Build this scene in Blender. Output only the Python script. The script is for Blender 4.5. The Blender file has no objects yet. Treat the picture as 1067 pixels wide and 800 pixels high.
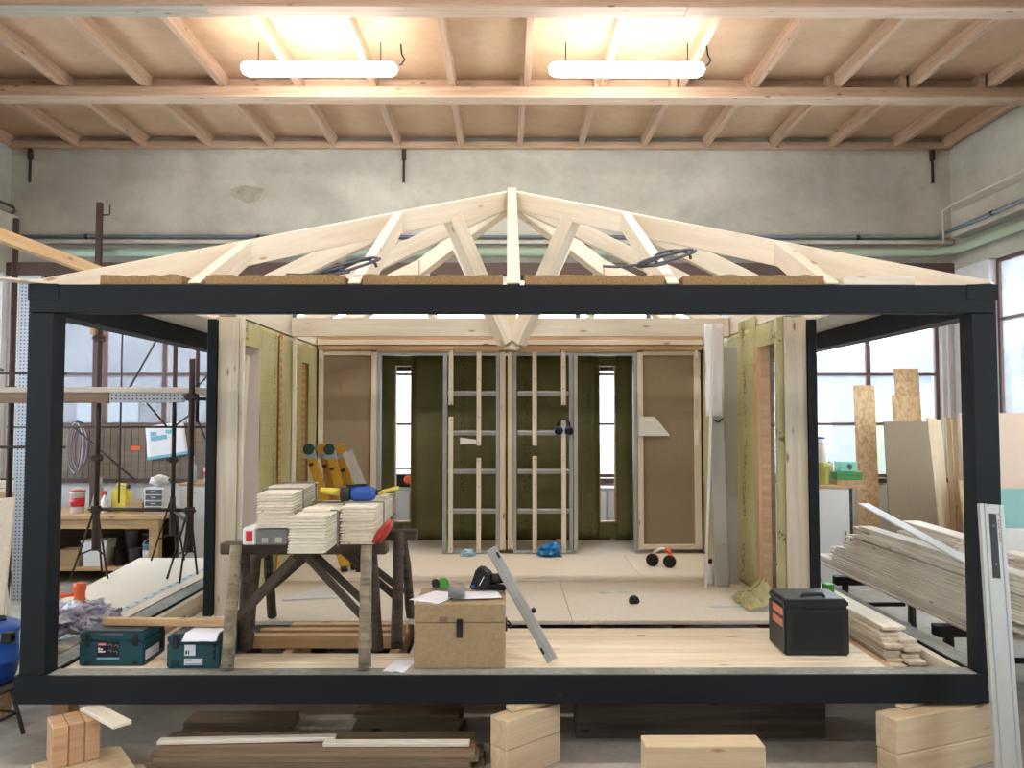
import bpy, bmesh, math, random
from mathutils import Vector, Matrix, noise

random.seed(11)
SC = bpy.context.scene
COL = SC.collection
R = math.radians
PI = math.pi

# ------------------------------------------------------------------ colours
def lin(c):
    c = c.lstrip('#')
    out = []
    for i in (0, 2, 4):
        v = int(c[i:i+2], 16) / 255
        out.append(v / 12.92 if v <= 0.04045 else ((v + 0.055) / 1.055) ** 2.4)
    return (*out, 1.0)

# ------------------------------------------------------------------ node helpers
class NT:
    def __init__(s, name):
        s.m = bpy.data.materials.new(name)
        s.m.use_nodes = True
        s.t = s.m.node_tree
        s.n = s.t.nodes
        s.b = s.n['Principled BSDF']
    def new(s, typ, **kw):
        x = s.n.new(typ)
        for k, v in kw.items():
            if k.startswith('i_'):
                x.inputs[k[2:].replace('_', ' ')].default_value = v
            else:
                setattr(x, k, v)
        return x
    def link(s, a, b):
        s.t.links.new(a, b)
    def coords(s, scale=(1, 1, 1), kind='Object', loc=(0, 0, 0), rot=(0, 0, 0)):
        tc = s.new('ShaderNodeTexCoord')
        mp = s.new('ShaderNodeMapping')
        mp.inputs['Scale'].default_value = scale
        mp.inputs['Location'].default_value = loc
        mp.inputs['Rotation'].default_value = rot
        s.link(tc.outputs[kind], mp.inputs['Vector'])
        return mp.outputs['Vector']
    def randomised(s, vec, amt=20):
        oi = s.new('ShaderNodeObjectInfo')
        mu = s.new('ShaderNodeMath', operation='MULTIPLY')
        mu.inputs[1].default_value = amt
        s.link(oi.outputs['Random'], mu.inputs[0])
        ad = s.new('ShaderNodeVectorMath', operation='ADD')
        s.link(vec, ad.inputs[0]); s.link(mu.outputs[0], ad.inputs[1])
        return ad.outputs[0]
    def noise(s, vec, scale=5, detail=4, rough=0.55, dist=0.0):
        x = s.new('ShaderNodeTexNoise')
        x.inputs['Scale'].default_value = scale
        x.inputs['Detail'].default_value = detail
        x.inputs['Roughness'].default_value = rough
        x.inputs['Distortion'].default_value = dist
        s.link(vec, x.inputs['Vector'])
        return x.outputs['Fac']
    def ramp(s, fac, stops, mode='LINEAR'):
        x = s.new('ShaderNodeValToRGB')
        x.color_ramp.interpolation = mode
        e = x.color_ramp.elements
        while len(e) < len(stops):
            e.new(0.5)
        for el, (p, c) in zip(e, stops):
            el.position = p
            el.color = lin(c) if isinstance(c, str) else c
        s.link(fac, x.inputs['Fac'])
        return x.outputs['Color']
    def mix(s, fac, a, b, blend='MIX'):
        x = s.new('ShaderNodeMix', data_type='RGBA', blend_type=blend)
        for sock, v in ((x.inputs[0], fac), (x.inputs[6], a), (x.inputs[7], b)):
            if hasattr(v, 'links'):
                s.link(v, sock)
            elif isinstance(v, str):
                sock.default_value = lin(v)
            else:
                sock.default_value = v
        return x.outputs[2]
    def math(s, op, a, b=None):
        x = s.new('ShaderNodeMath', operation=op)
        for i, v in enumerate((a, b)):
            if v is None: continue
            if hasattr(v, 'links'): s.link(v, x.inputs[i])
            else: x.inputs[i].default_value = v
        return x.outputs[0]
    def bump(s, h, strength=0.2, dist=0.01):
        x = s.new('ShaderNodeBump')
        x.inputs['Strength'].default_value = strength
        x.inputs['Distance'].default_value = dist
        s.link(h, x.inputs['Height'])
        s.link(x.outputs[0], s.b.inputs['Normal'])
    def base(s, c):
        if hasattr(c, 'links'): s.link(c, s.b.inputs['Base Color'])
        else: s.b.inputs['Base Color'].default_value = lin(c) if isinstance(c, str) else c
    def set(s, rough=0.5, metal=0.0, **kw):
        s.b.inputs['Roughness'].default_value = rough
        s.b.inputs['Metallic'].default_value = metal
        for k, v in kw.items():
            s.b.inputs[k].default_value = v
        return s.m

def wood(name, c1, c2, knot='#7a5636', rough=0.6, vary=0.14, knots=True, axis='x'):
    s = NT(name)
    v = s.randomised(s.coords())
    mp = s.new('ShaderNodeMapping'); mp.inputs['Scale'].default_value = (1.3, 22, 22) if axis == 'x' else (22, 22, 1.3)
    s.link(v, mp.inputs['Vector'])
    f = s.noise(mp.outputs[0], 1.0, 5, 0.6, 0.6)
    col = s.ramp(f, [(0.3, c1), (0.72, c2)])
    if knots:
        mk = s.new('ShaderNodeMapping'); mk.inputs['Scale'].default_value = (2.6, 9, 9) if axis == 'x' else (9, 9, 2.6)
        s.link(v, mk.inputs['Vector'])
        vo = s.new('ShaderNodeTexVoronoi'); vo.inputs['Scale'].default_value = 1.0
        s.link(mk.outputs[0], vo.inputs['Vector'])
        kf = s.ramp(vo.outputs['Distance'], [(0.05, (1, 1, 1, 1)), (0.12, (0, 0, 0, 1))])
        col = s.mix(kf, col, knot)
    oi = s.new('ShaderNodeObjectInfo')
    br = s.math('MULTIPLY_ADD', oi.outputs['Random'], vary)
    br.node.inputs[2].default_value = 1.0 - vary * 0.5
    hsv = s.new('ShaderNodeHueSaturation')
    s.link(br, hsv.inputs['Value']); s.link(col, hsv.inputs['Color'])
    s.base(hsv.outputs[0])
    s.bump(f, 0.08, 0.004)
    return s.set(rough)

def speckle(name, c1, c2, scale=60, rough=0.75, big=None, bump=0.1):
    s = NT(name)
    v = s.randomised(s.coords(), 7)
    f = s.noise(v, scale, 3, 0.7)
    col = s.ramp(f, [(0.32, c1), (0.68, c2)])
    if big:
        g = s.noise(v, 1.6, 4, 0.6)
        col = s.mix(s.ramp(g, [(0.4, (0, 0, 0, 1)), (0.75, (1, 1, 1, 1))]), col, big)
    s.base(col)
    s.bump(f, bump, 0.003)
    return s.set(rough)

def plain(name, c, rough=0.5, metal=0.0, amt=0.06, scale=30, **kw):
    s = NT(name)
    v = s.coords()
    f = s.noise(v, scale, 3)
    d = s.mix(amt, lin(c), (0, 0, 0, 1))
    s.base(s.mix(f, lin(c), d))
    return s.set(rough, metal, **kw)

M = {}
M['pine'] = wood('pale_pine', '#cbbba3', '#e3d7c2', '#8a6846')
M['pine_new'] = wood('planed_spruce', '#d8ccb7', '#e9e0cf', '#a98a64', vary=0.07)
M['lining'] = wood('pale_lining_board', '#b89c85', '#d2b9a2', '#8a6a52')
M['greylining'] = wood('grey_lining_board', '#8c867a', '#b0a99b', '#5d564b')
M['pileboard'] = wood('pale_grey_pile_board', '#d3c8b8', '#ece4d7', '#a89883', vary=0.2)
M['shed'] = plain('outside_bluish_shed', '#6d7286', 0.8)
M['pine_z'] = wood('pale_upright_pine', '#c9b391', '#e0cdae', '#9a7a54', axis='z')
M['tan_z'] = wood('tan_upright_pine', '#b99b74', '#d4b78f', '#8a6846', axis='z')
M['glulam'] = wood('block_spruce', '#bba483', '#d2bc9b', '#8d6d48', vary=0.08)
M['pine_warm'] = wood('warm_pine', '#b08a66', '#d0a983', '#6f4a2c')
M['rafter'] = wood('ceiling_rafter_wood', '#a98a70', '#c9aa90', '#70503a', vary=0.12)
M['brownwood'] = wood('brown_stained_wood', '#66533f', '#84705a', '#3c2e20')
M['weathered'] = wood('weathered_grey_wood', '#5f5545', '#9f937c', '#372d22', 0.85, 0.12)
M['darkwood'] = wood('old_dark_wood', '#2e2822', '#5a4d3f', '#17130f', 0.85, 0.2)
M['deck'] = wood('larch_decking', '#d3c0a4', '#e8dac0', '#a5835c')
M['greyboard'] = wood('grey_white_board', '#c3b9ab', '#e6dfd3', '#998b78', vary=0.22)
M['bench'] = wood('bench_wood', '#b08c62', '#cfad80')
M['cladding'] = wood('cream_cladding', '#d5cbb8', '#e4dcca', '#b0a083', 0.7, 0.08)
M['chip'] = speckle('chipboard_floor', '#cfc5b3', '#dfd6c6', 55, 0.7, '#d6ccbb')
M['chip_white'] = speckle('pale_chipboard', '#d9cbb8', '#e8dccb', 60, 0.7)
M['mdf'] = speckle('brown_fibreboard', '#8a7964', '#918069', 45, 0.85)
M['mdf_warm'] = speckle('chest_plywood', '#927c5c', '#a58e6c', 30, 0.7, '#998262')
M['fibre'] = speckle('wood_fibre_slab', '#7a6040', '#a98b62', 120, 0.95, bump=0.8)
M['ceil'] = speckle('ceiling_hardboard', '#c4a485', '#cbac8d', 9, 0.8, '#b79878', 0.02)
M['card'] = speckle('cardboard', '#a98c68', '#b89a74', 30, 0.85)
M['white'] = plain('white_paint', '#d9d9d6', 0.5)
M['soffit'] = plain('soffit_grey_white', '#e2ded6', 0.8)
M['greywhite'] = plain('grey_white_panel', '#a9a89f', 0.5)
M['whitegloss'] = plain('white_plastic', '#e8e8ea', 0.3)
M['jamb'] = plain('pinkish_jamb_board', '#bfae9f', 0.7)
M['black'] = plain('black_plastic', '#111214', 0.45)
M['blackrubber'] = plain('black_rubber', '#0c0c0e', 0.9)
M['teal'] = plain('teal_case_plastic', '#114650', 0.42)
M['tealdark'] = plain('dark_teal_plastic', '#0a2229', 0.5)
M['navy'] = plain('anthracite_case_plastic', '#1a2026', 0.45)
M['greytop'] = plain('grey_case_lid', '#4d5256', 0.45)
M['orange'] = plain('orange_plastic', '#e0622c', 0.45)
M['salmon'] = plain('salmon_orange_sticker', '#c9775a', 0.6)
M['red'] = plain('red_plastic', '#b23c34', 0.4)
M['redlabel'] = plain('red_label', '#c92a35', 0.5)
M['yellow'] = plain('yellow_plastic', '#e3cf4a', 0.4)
M['ladder'] = plain('yellow_fibreglass', '#b98b24', 0.5)
M['green'] = plain('green_plastic', '#3f9a2f', 0.45)
M['greenbox'] = plain('green_box', '#3f8a4a', 0.6)
M['mint'] = plain('mint_box', '#7ec9b0', 0.6)
M['lime'] = plain('lime_bucket', '#c9ce78', 0.5)
M['darkgreen'] = plain('dark_green_plastic', '#173a33', 0.45)
M['blue'] = plain('blue_plastic', '#1f52a6', 0.35)
M['bluebag'] = plain('blue_film', '#1d79b5', 0.35)
M['bluepale'] = plain('pale_blue_film', '#a8cbe0', 0.4)
M['bluelabel'] = plain('pale_blue_label', '#6fb3c9', 0.5)
M['paper'] = plain('white_paper', '#dedee6', 0.8, amt=0.03)
M['tape'] = plain('grey_tape', '#7e7f82', 0.35)
M['alu'] = plain('aluminium', '#b9b9b3', 0.38, 0.35, 0.15, 12)
M['galv'] = plain('galvanised_steel', '#a9b0b3', 0.42, 0.3, 0.2, 18)
M['steel'] = plain('scaffold_steel', '#55504c', 0.6, 0.4, 0.4, 20)
M['rust'] = plain('rusty_scaffold_tube', '#4a3a35', 0.75, 0.25, 0.5, 25)
M['header'] = plain('red_brown_steel', '#5d483f', 0.7, 0.0, 0.4, 12)
M['mullion'] = plain('red_brown_window_bar', '#6e5450', 0.6, 0.0, 0.2)
M['pipe_blue'] = plain('blue_grey_pipe', '#75808f', 0.5, 0.2)
M['pipe_green'] = plain('pale_green_pipe', '#9fb09a', 0.55)
M['pipe_white'] = plain('white_conduit', '#c8c6c0', 0.5)
M['peach'] = plain('peach_panel', '#e6cdb8', 0.7)
M['turq'] = plain('turquoise_gypsum_board', '#8fbdb9', 0.8)
M['purple'] = plain('mauve_cable', '#7d6f86', 0.5)
M['silverbag'] = plain('silver_lilac_film', '#d2d0dc', 0.28, 0.1, 0.5, 16)
M['slat'] = wood('brown_wall_boarding', '#6f6459', '#877a6c', '#5a5046', 0.8, knots=False)
M['greybuild'] = plain('outside_grey_cladding', '#3d3b44', 0.8)
s = NT('crumpled_film')
v = s.coords((1, 1, 1))
f = s.noise(v, 9, 4, 0.6, 1.5)
s.base(s.ramp(f, [(0.34, '#4c4d6e'), (0.45, '#a9a7bb'), (0.55, '#dcdce6'), (0.66, '#b4a9b6'), (0.72, '#7a3f4c')]))
M['silverbag'] = s.set(0.22)
M['strap'] = plain('grey_webbing', '#5a5d66', 0.7)
M['bluechalk'] = plain('light_blue_chalk', '#a9c6cf', 0.9)
M['shrub'] = speckle('outside_foliage', '#5d6b52', '#7d8b6c', 12, 0.9)

# lamp diffuser
s = NT('lamp_diffuser'); s.base('#ffffff')
s.b.inputs['Emission Color'].default_value = (1.0, 0.975, 0.935, 1)
s.b.inputs['Emission Strength'].default_value = 63.0
M['lamp'] = s.set(0.4)

# hall plaster with stains
s = NT('stained_plaster')
v = s.coords()
n1 = s.noise(v, 0.55, 6, 0.62, 0.4)
n2 = s.noise(v, 3.0, 6, 0.7)
c = s.ramp(n1, [(0.3, '#98958c'), (0.5, '#b1aea3'), (0.7, '#c6c2b6')])
c = s.mix(s.ramp(n2, [(0.45, (0, 0, 0, 1)), (0.8, (0.6, 0.6, 0.6, 1))]), c, '#9a907a')
s.base(c); s.bump(n2, 0.12, 0.01)
M['plaster'] = s.set(0.9)
s = NT('stain_patch')
v = s.coords()
n2 = s.noise(v, 9.0, 5, 0.7)
s.base(s.ramp(n2, [(0.35, '#958d7a'), (0.7, '#aea694')]))
M['stain'] = s.set(0.95)
M['wallwhite'] = speckle('whitewashed_wall', '#d6d6d9', '#e0e0e2', 8, 0.85, '#c9c8ca', 0.03)
# concrete floor
s = NT('concrete_floor')
v = s.coords()
n1 = s.noise(v, 1.2, 8, 0.65, 0.3)
n2 = s.noise(v, 24, 4, 0.7)
c = s.ramp(n1, [(0.3, '#8a837a'), (0.52, '#a8a196'), (0.72, '#c0b9ae')])
c = s.mix(s.ramp(n2, [(0.55, (0, 0, 0, 1)), (0.75, (0.5, 0.5, 0.5, 1))]), c, '#77716a')
s.base(c); s.bump(n2, 0.2, 0.005)
M['concrete'] = s.set(0.85)
# dark frame paint with dusty scuffs
s = NT('anthracite_frame_paint')
v = s.coords()
n1 = s.noise(v, 6, 6, 0.7)
n2 = s.noise(v, 1.1, 3)
c = s.ramp(n2, [(0.3, '#0a0f14'), (0.7, '#0f171e')])
c = s.mix(s.ramp(n1, [(0.66, (0, 0, 0, 1)), (0.8, (0.35, 0.35, 0.35, 1))]), c, '#5b5f60')
s.base(c)
M['frame'] = s.set(0.6); s.b.inputs['Specular IOR Level'].default_value = 0.3
M['frametop'] = speckle('dusty_grey_sill', '#7f807b', '#a3a299', 26, 0.8, '#666860')
# OSB
s = NT('osb')
v = s.randomised(s.coords((16, 16, 9)), 5)
vo = s.new('ShaderNodeTexVoronoi'); vo.inputs['Scale'].default_value = 2.2
nz = s.new('ShaderNodeTexNoise'); nz.inputs['Scale'].default_value = 1.5
s.link(v, nz.inputs['Vector'])
mx = s.new('ShaderNodeVectorMath', operation='ADD'); s.link(v, mx.inputs[0]); s.link(nz.outputs['Color'], mx.inputs[1])
s.link(mx.outputs[0], vo.inputs['Vector'])
sep = s.new('ShaderNodeSeparateColor'); s.link(vo.outputs['Color'], sep.inputs[0])
s.base(s.ramp(sep.outputs[0], [(0.0, '#b8966c'), (0.3, '#cfae82'), (0.7, '#dcc097'), (1.0, '#c39e72')]))
M['osb'] = s.set(0.75)
# olive vapour membrane: dots on a grid, a band of small print
def membrane(name, a, b, dots=True):
    s = NT(name)
    v = s.coords()
    n1 = s.noise(v, 1.5, 4, 0.6)
    c = s.ramp(n1, [(0.3, a), (0.7, b)])
    sx = s.new('ShaderNodeSeparateXYZ'); s.link(v, sx.inputs[0])
    def cell(o, k, r):
        f = s.math('FRACT', s.math('MULTIPLY', o, k))
        return s.math('LESS_THAN', s.math('ABSOLUTE', s.math('SUBTRACT', f, 0.5)), r)
    ysum = s.math('ADD', sx.outputs[1], s.math('MULTIPLY', sx.outputs[0], 1.0))
    d = s.math('MULTIPLY', cell(ysum, 11.0, 0.07), cell(sx.outputs[2], 11.0, 0.07))
    c = s.mix(s.math('MULTIPLY', d, 0.55), c, '#4a4a26')
    # column of small illegible print every 0.75 m
    band = cell(s.math('ADD', ysum, 0.19), 1.33, 0.045)
    mp = s.new('ShaderNodeMapping'); mp.inputs['Scale'].default_value = (38, 38, 70)
    s.link(v, mp.inputs['Vector'])
    g = s.noise(mp.outputs[0], 1.0, 1, 0.4)
    txt = s.math('MULTIPLY', s.math('GREATER_THAN', g, 0.53), band)
    gap = s.math('GREATER_THAN', s.noise(s.coords((0.1, 0.1, 3.2)), 1.0, 0), 0.42)
    txt = s.math('MULTIPLY', txt, gap)
    c = s.mix(s.math('MULTIPLY', txt, 0.8), c, '#46582a')
    s.base(c)
    return s.set(0.42)
M['membrane'] = membrane('olive_vapour_membrane', '#a59f6c', '#c0b988')
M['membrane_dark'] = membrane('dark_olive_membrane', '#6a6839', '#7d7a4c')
# orange dashed tape
s = NT('orange_dashed_tape')
v = s.coords((1, 1, 14))
sx = s.new('ShaderNodeSeparateXYZ'); s.link(v, sx.inputs[0])
d = s.math('GREATER_THAN', s.math('FRACT', sx.outputs[2]), 0.42)
n = s.math('GREATER_THAN', s.noise(s.coords((60, 60, 60)), 1.0, 1), 0.42)
s.base(s.mix(s.math('MULTIPLY', d, n), '#b3a86a', '#c9612f'))
M['dashtape'] = s.set(0.5)
# perforated metal strip
s = NT('perforated_steel')
v = s.coords((1, 1, 1))
sx = s.new('ShaderNodeSeparateXYZ'); s.link(v, sx.inputs[0])
f1 = s.math('ABSOLUTE', s.math('SUBTRACT', s.math('FRACT', s.math('MULTIPLY', sx.outputs[0], 26.0)), 0.5))
f2 = s.math('ABSOLUTE', s.math('SUBTRACT', s.math('FRACT', s.math('MULTIPLY', sx.outputs[2], 26.0)), 0.5))
h = s.math('MULTIPLY', s.math('LESS_THAN', f1, 0.2), s.math('LESS_THAN', f2, 0.2))
s.base(s.mix(h, '#a9aeb5', '#3b3e44'))
M['perf'] = s.set(0.5, 0.2)
s = NT('dotted_steel_strip')
v = s.coords()
sx = s.new('ShaderNodeSeparateXYZ'); s.link(v, sx.inputs[0])
f1 = s.math('ABSOLUTE', s.math('SUBTRACT', s.math('FRACT', s.math('MULTIPLY', sx.outputs[1], 6.5)), 0.5))
f2 = s.math('ABSOLUTE', s.math('SUBTRACT', sx.outputs[0], 0.34))
s.base(s.mix(s.math('MULTIPLY', s.math('LESS_THAN', f1, 0.14), s.math('LESS_THAN', f2, 0.014)), '#a9bab8', '#26302f'))
M['dotstrip'] = s.set(0.45, 0.2)
# thin window glass: mostly clear, a little reflection and grime
s = NT('window_glass')
s.n.remove(s.b)
tr = s.new('ShaderNodeBsdfTransparent'); tr.inputs[0].default_value = (0.93, 0.96, 0.97, 1)
gl = s.new('ShaderNodeBsdfGlossy'); gl.inputs['Roughness'].default_value = 0.03
tl = s.new('ShaderNodeBsdfTranslucent'); tl.inputs[0].default_value = (0.9, 0.92, 0.95, 1)
m1 = s.new('ShaderNodeMixShader'); m2 = s.new('ShaderNodeMixShader')
fr = s.new('ShaderNodeFresnel'); fr.inputs[0].default_value = 1.25
s.link(fr.outputs[0], m1.inputs[0]); s.link(tr.outputs[0], m1.inputs[1]); s.link(gl.outputs[0], m1.inputs[2])
dirt = s.noise(s.coords(), 1.2, 5, 0.6)
dm = s.math('MULTIPLY', dirt, 0.16)
s.link(dm, m2.inputs[0]); s.link(m1.outputs[0], m2.inputs[1]); s.link(tl.outputs[0], m2.inputs[2])
s.link(m2.outputs[0], s.n['Material Output'].inputs['Surface'])
M['glass'] = s.m
s = NT('clear_plastic'); s.base('#cfd3d0')
s.b.inputs['Alpha'].default_value = 0.35
M['clear'] = s.set(0.2)

# ------------------------------------------------------------------ geometry
class G:
    """collects primitive shapes into one mesh"""
    def __init__(s):
        s.b = bmesh.new()
    def _v(s, pts):
        return [s.b.verts.new(p) for p in pts]
    def box(s, x0, x1, y0, y1, z0, z1, mi=0):
        return s.hexa([(x0, y0, z0), (x1, y0, z0), (x1, y1, z0), (x0, y1, z0), (x0, y0, z1), (x1, y0, z1), (x1, y1, z1), (x0, y1, z1)], mi)
    def hexa(s, p, mi=0):
        v = s._v(p)
        for q in ((3, 2, 1, 0), (4, 5, 6, 7), (0, 1, 5, 4), (1, 2, 6, 5), (2, 3, 7, 6), (3, 0, 4, 7)):
            f = s.b.faces.new([v[i] for i in q]); f.material_index = mi
        return s
    def bar(s, p0, p1, w, h, up=(0, 0, 1), mi=0):
        p0, p1 = Vector(p0), Vector(p1)
        x, y, z = frame_axes(p1 - p0, up)
        a = [p0 + y * sy * w / 2 + z * sz * h / 2 for sy, sz in ((-1, -1), (1, -1), (1, 1), (-1, 1))]
        d = p1 - p0
        pts = [a[0], a[0] + d, a[1] + d, a[1], a[3], a[3] + d, a[2] + d, a[2]]
        return s.hexa(pts, mi)
    def tube(s, p0, p1, r, r2=None, n=12, mi=0, caps=True):
        p0, p1 = Vector(p0), Vector(p1)
        r2 = r if r2 is None else r2
        x, y, z = frame_axes(p1 - p0, (0, 0, 1))
        A = s._v([p0 + (y * math.cos(2 * PI * i / n) + z * math.sin(2 * PI * i / n)) * r for i in range(n)])
        B = s._v([p1 + (y * math.cos(2 * PI * i / n) + z * math.sin(2 * PI * i / n)) * r2 for i in range(n)])
        for i in range(n):
            f = s.b.faces.new((A[i], A[(i + 1) % n], B[(i + 1) % n], B[i])); f.smooth = True; f.material_index = mi
        if caps:
            s.b.faces.new(A[::-1]).material_index = mi
            s.b.faces.new(B).material_index = mi
        return s
    def path(s, pts, r, n=8, mi=0):
        pts = [Vector(p) for p in pts]
        rings = []
        ref = None
        for i, p in enumerate(pts):
            t = (pts[min(i + 1, len(pts) - 1)] - pts[max(i - 1, 0)]).normalized()
            if ref is None:
                ref = t.orthogonal().normalized()
            ref = (ref - t * ref.dot(t)).normalized()
            bi = t.cross(ref)
            rr = r[i] if isinstance(r, (list, tuple)) else r
            rings.append(s._v([p + (ref * math.cos(2 * PI * k / n) + bi * math.sin(2 * PI * k / n)) * rr for k in range(n)]))
        for A, B in zip(rings, rings[1:]):
            for i in range(n):
                f = s.b.faces.new((A[i], A[(i + 1) % n], B[(i + 1) % n], B[i])); f.smooth = True; f.material_index = mi
        s.b.faces.new(rings[0][::-1]).material_index = mi
        s.b.faces.new(rings[-1]).material_index = mi
        return s
    def lathe(s, prof, c=(0, 0, 0), n=24, mi=0, axis='z'):
        c = Vector(c)
        def P(r, h, a):
            u, w = r * math.cos(a), r * math.sin(a)
            return c + Vector({'z': (u, w, h), 'y': (u, h, w), 'x': (h, u, w)}[axis])
        rings = [s._v([P(max(r, 1e-4), h, 2 * PI * i / n) for i in range(n)]) for r, h in prof]
        for A, B in zip(rings, rings[1:]):
            for i in range(n):
                f = s.b.faces.new((A[i], A[(i + 1) % n], B[(i + 1) % n], B[i])); f.smooth = True; f.material_index = mi
        s.b.faces.new(rings[0][::-1]).material_index = mi
        s.b.faces.new(rings[-1]).material_index = mi
        return s
    def prism(s, poly, plane, a, b, mi=0):
        """poly: 2-D points; plane 'xz' extrudes along y, 'xy' along z, 'yz' along x, from a to b"""
        f3 = {'xz': lambda u, v, w: (u, w, v), 'xy': lambda u, v, w: (u, v, w), 'yz': lambda u, v, w: (w, u, v)}[plane]
        A = s._v([f3(u, v, a) for u, v in poly]); B = s._v([f3(u, v, b) for u, v in poly])
        n = len(poly)
        for i in range(n):
            s.b.faces.new((A[i], A[(i + 1) % n], B[(i + 1) % n], B[i])).material_index = mi
        s.b.faces.new(A[::-1]).material_index = mi; s.b.faces.new(B).material_index = mi
        return s
    def ball(s, c, r, sub=2, jit=0.0, seed=0, mi=0):
        """r: radius or (rx, ry, rz)"""
        rr = (r, r, r) if not isinstance(r, (tuple, list)) else r
        q = bmesh.ops.create_icosphere(s.b, subdivisions=sub, radius=1.0)
        for v in q['verts']:
            k = 1.0
            if jit:
                k += jit * noise.noise(v.co * 1.9 + Vector((seed * 3.1, seed, 0))) + jit * 0.6 * noise.noise(v.co * 5.0 + Vector((seed, 0, seed * 1.7)))
            v.co = Vector((v.co.x * rr[0] * k, v.co.y * rr[1] * k, v.co.z * rr[2] * k)) + Vector(c)
        for f in s.b.faces:
            if all(v in q['verts'] for v in f.verts) if len(q['verts']) < 60 else False:
                f.smooth = True
        return s
    def sheet(s, fn, nu, nv, thick=0.0, mi=0):
        """fn(u,v) -> point, 0..1; a grid surface, thickened along its normal when thick > 0"""
        V = [[s.b.verts.new(fn(i / nu, j / nv)) for j in range(nv + 1)] for i in range(nu + 1)]
        fs = []
        for i in range(nu):
            for j in range(nv):
                f = s.b.faces.new((V[i][j], V[i + 1][j], V[i + 1][j + 1], V[i][j + 1])); f.smooth = True; f.material_index = mi
                fs.append(f)
        if thick:
            s.b.normal_update()
            bmesh.ops.solidify(s.b, geom=fs, thickness=thick)
        return s
    def mesh(s, name, mats, bevel=0.0, seg=1, smooth=False, shift=None):
        b = s.b
        bmesh.ops.recalc_face_normals(b, faces=b.faces)
        if bevel:
            es = [e for e in b.edges if len(e.link_faces) == 2 and e.calc_face_angle(0) > 0.6]
            bmesh.ops.bevel(b, geom=es, offset=bevel, segments=seg, affect='EDGES', clamp_overlap=True)
        if shift is not None:
            bmesh.ops.translate(b, verts=b.verts, vec=-Vector(shift))
        if smooth:
            for f in b.faces: f.smooth = True
        me = bpy.data.meshes.new(name)
        b.to_mesh(me); b.free()
        for m in (mats if isinstance(mats, (list, tuple)) else [mats]):
            me.materials.append(M[m] if isinstance(m, str) else m)
        return me
    def obj(s, name, mat, parent=None, bevel=0.0, seg=1, smooth=False, origin=None):
        """link as one mesh object; points are in the parent's space. A top-level mesh gets its origin at the middle of its underside"""
        if parent is None and origin is None:
            xs = [v.co for v in s.b.verts]
            lo = Vector([min(c[i] for c in xs) for i in range(3)]); hi = Vector([max(c[i] for c in xs) for i in range(3)])
            origin = Vector(((lo.x + hi.x) / 2, (lo.y + hi.y) / 2, lo.z))
        o = bpy.data.objects.new(name, s.mesh(name, mat, bevel, seg, smooth, origin))
        COL.objects.link(o)
        if origin is not None: o.location = origin
        o.parent = parent
        return o

def frame_axes(d, up):
    x = Vector(d).normalized()
    up = Vector(up)
    if abs(x.dot(up)) > 0.98:
        up = Vector((0, 1, 0)) if abs(x.y) < 0.9 else Vector((1, 0, 0))
    y = up.cross(x).normalized()
    return x, y, x.cross(y)

def beam(name, p0, p1, w, h, mat, parent=None, up=(0, 0, 1), bevel=0.003):
    """a straight timber or bar from p0 to p1, local X along its grain"""
    p0, p1 = Vector(p0), Vector(p1)
    x, y, z = frame_axes(p1 - p0, up)
    L = (p1 - p0).length
    me = G().box(-L / 2, L / 2, -w / 2, w / 2, -h / 2, h / 2).mesh(name, mat, bevel)
    o = bpy.data.objects.new(name, me)
    COL.objects.link(o)
    mt = Matrix((x, y, z)).transposed().to_4x4()
    mt.translation = (p0 + p1) / 2
    o.parent = parent
    o.matrix_basis = mt
    return o

def tag(o, label, cat, group=None, kind=None):
    o['label'] = label; o['category'] = cat
    if group: o['group'] = group
    if kind: o['kind'] = kind
    return o

def thing(name, label, cat, loc=(0, 0, 0), rz=0.0, group=None, kind=None):
    o = bpy.data.objects.new(name, None)
    o.empty_display_size = 0.1
    COL.objects.link(o)
    o.location = loc; o.rotation_euler = (0, 0, rz)
    return tag(o, label, cat, group, kind)

def struct(o):
    o['kind'] = 'structure'
    return o

def copy_tree(o, parent=None):
    c = o.copy(); COL.objects.link(c); c.parent = parent
    for ch in list(o.children):
        copy_tree(ch, c)
    return c

def dup(o, loc=None, rz=None, label=None, group=None):
    c = copy_tree(o)
    if loc is not None: c.location = loc
    if rz is not None: c.rotation_euler = (0, 0, rz)
    if label: c['label'] = label
    if group: c['group'] = group
    return c

def lettering(txt, size, mat, parent, loc, rot, name='lettering', align='CENTER'):
    cu = bpy.data.curves.new(name, 'FONT')
    cu.body = txt; cu.size = size; cu.extrude = 0.0006; cu.align_x = align; cu.align_y = 'CENTER'
    t = bpy.data.objects.new('tmp_text', cu); COL.objects.link(t)
    bpy.context.view_layer.update()
    me = bpy.data.meshes.new_from_object(t.evaluated_get(bpy.context.evaluated_depsgraph_get()))
    bpy.data.objects.remove(t); bpy.data.curves.remove(cu)
    me.materials.clear(); me.materials.append(M[mat])
    o = bpy.data.objects.new(name, me); COL.objects.link(o)
    o.parent = parent; o.location = loc; o.rotation_euler = rot
    return o
# ================================================================== THE HALL
YB, XL, XR, YF, ZC = 10.9, -7.0, 6.24, -7.0, 5.95
struct(G().box(XL - .3, XR + .3, YF - .3, YB + .3, -.2, 0).obj('floor', 'concrete'))

def root_struct(name, loc=(0, 0, 0)):
    o = bpy.data.objects.new(name, None); COL.objects.link(o); o.location = loc
    return struct(o)

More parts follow.
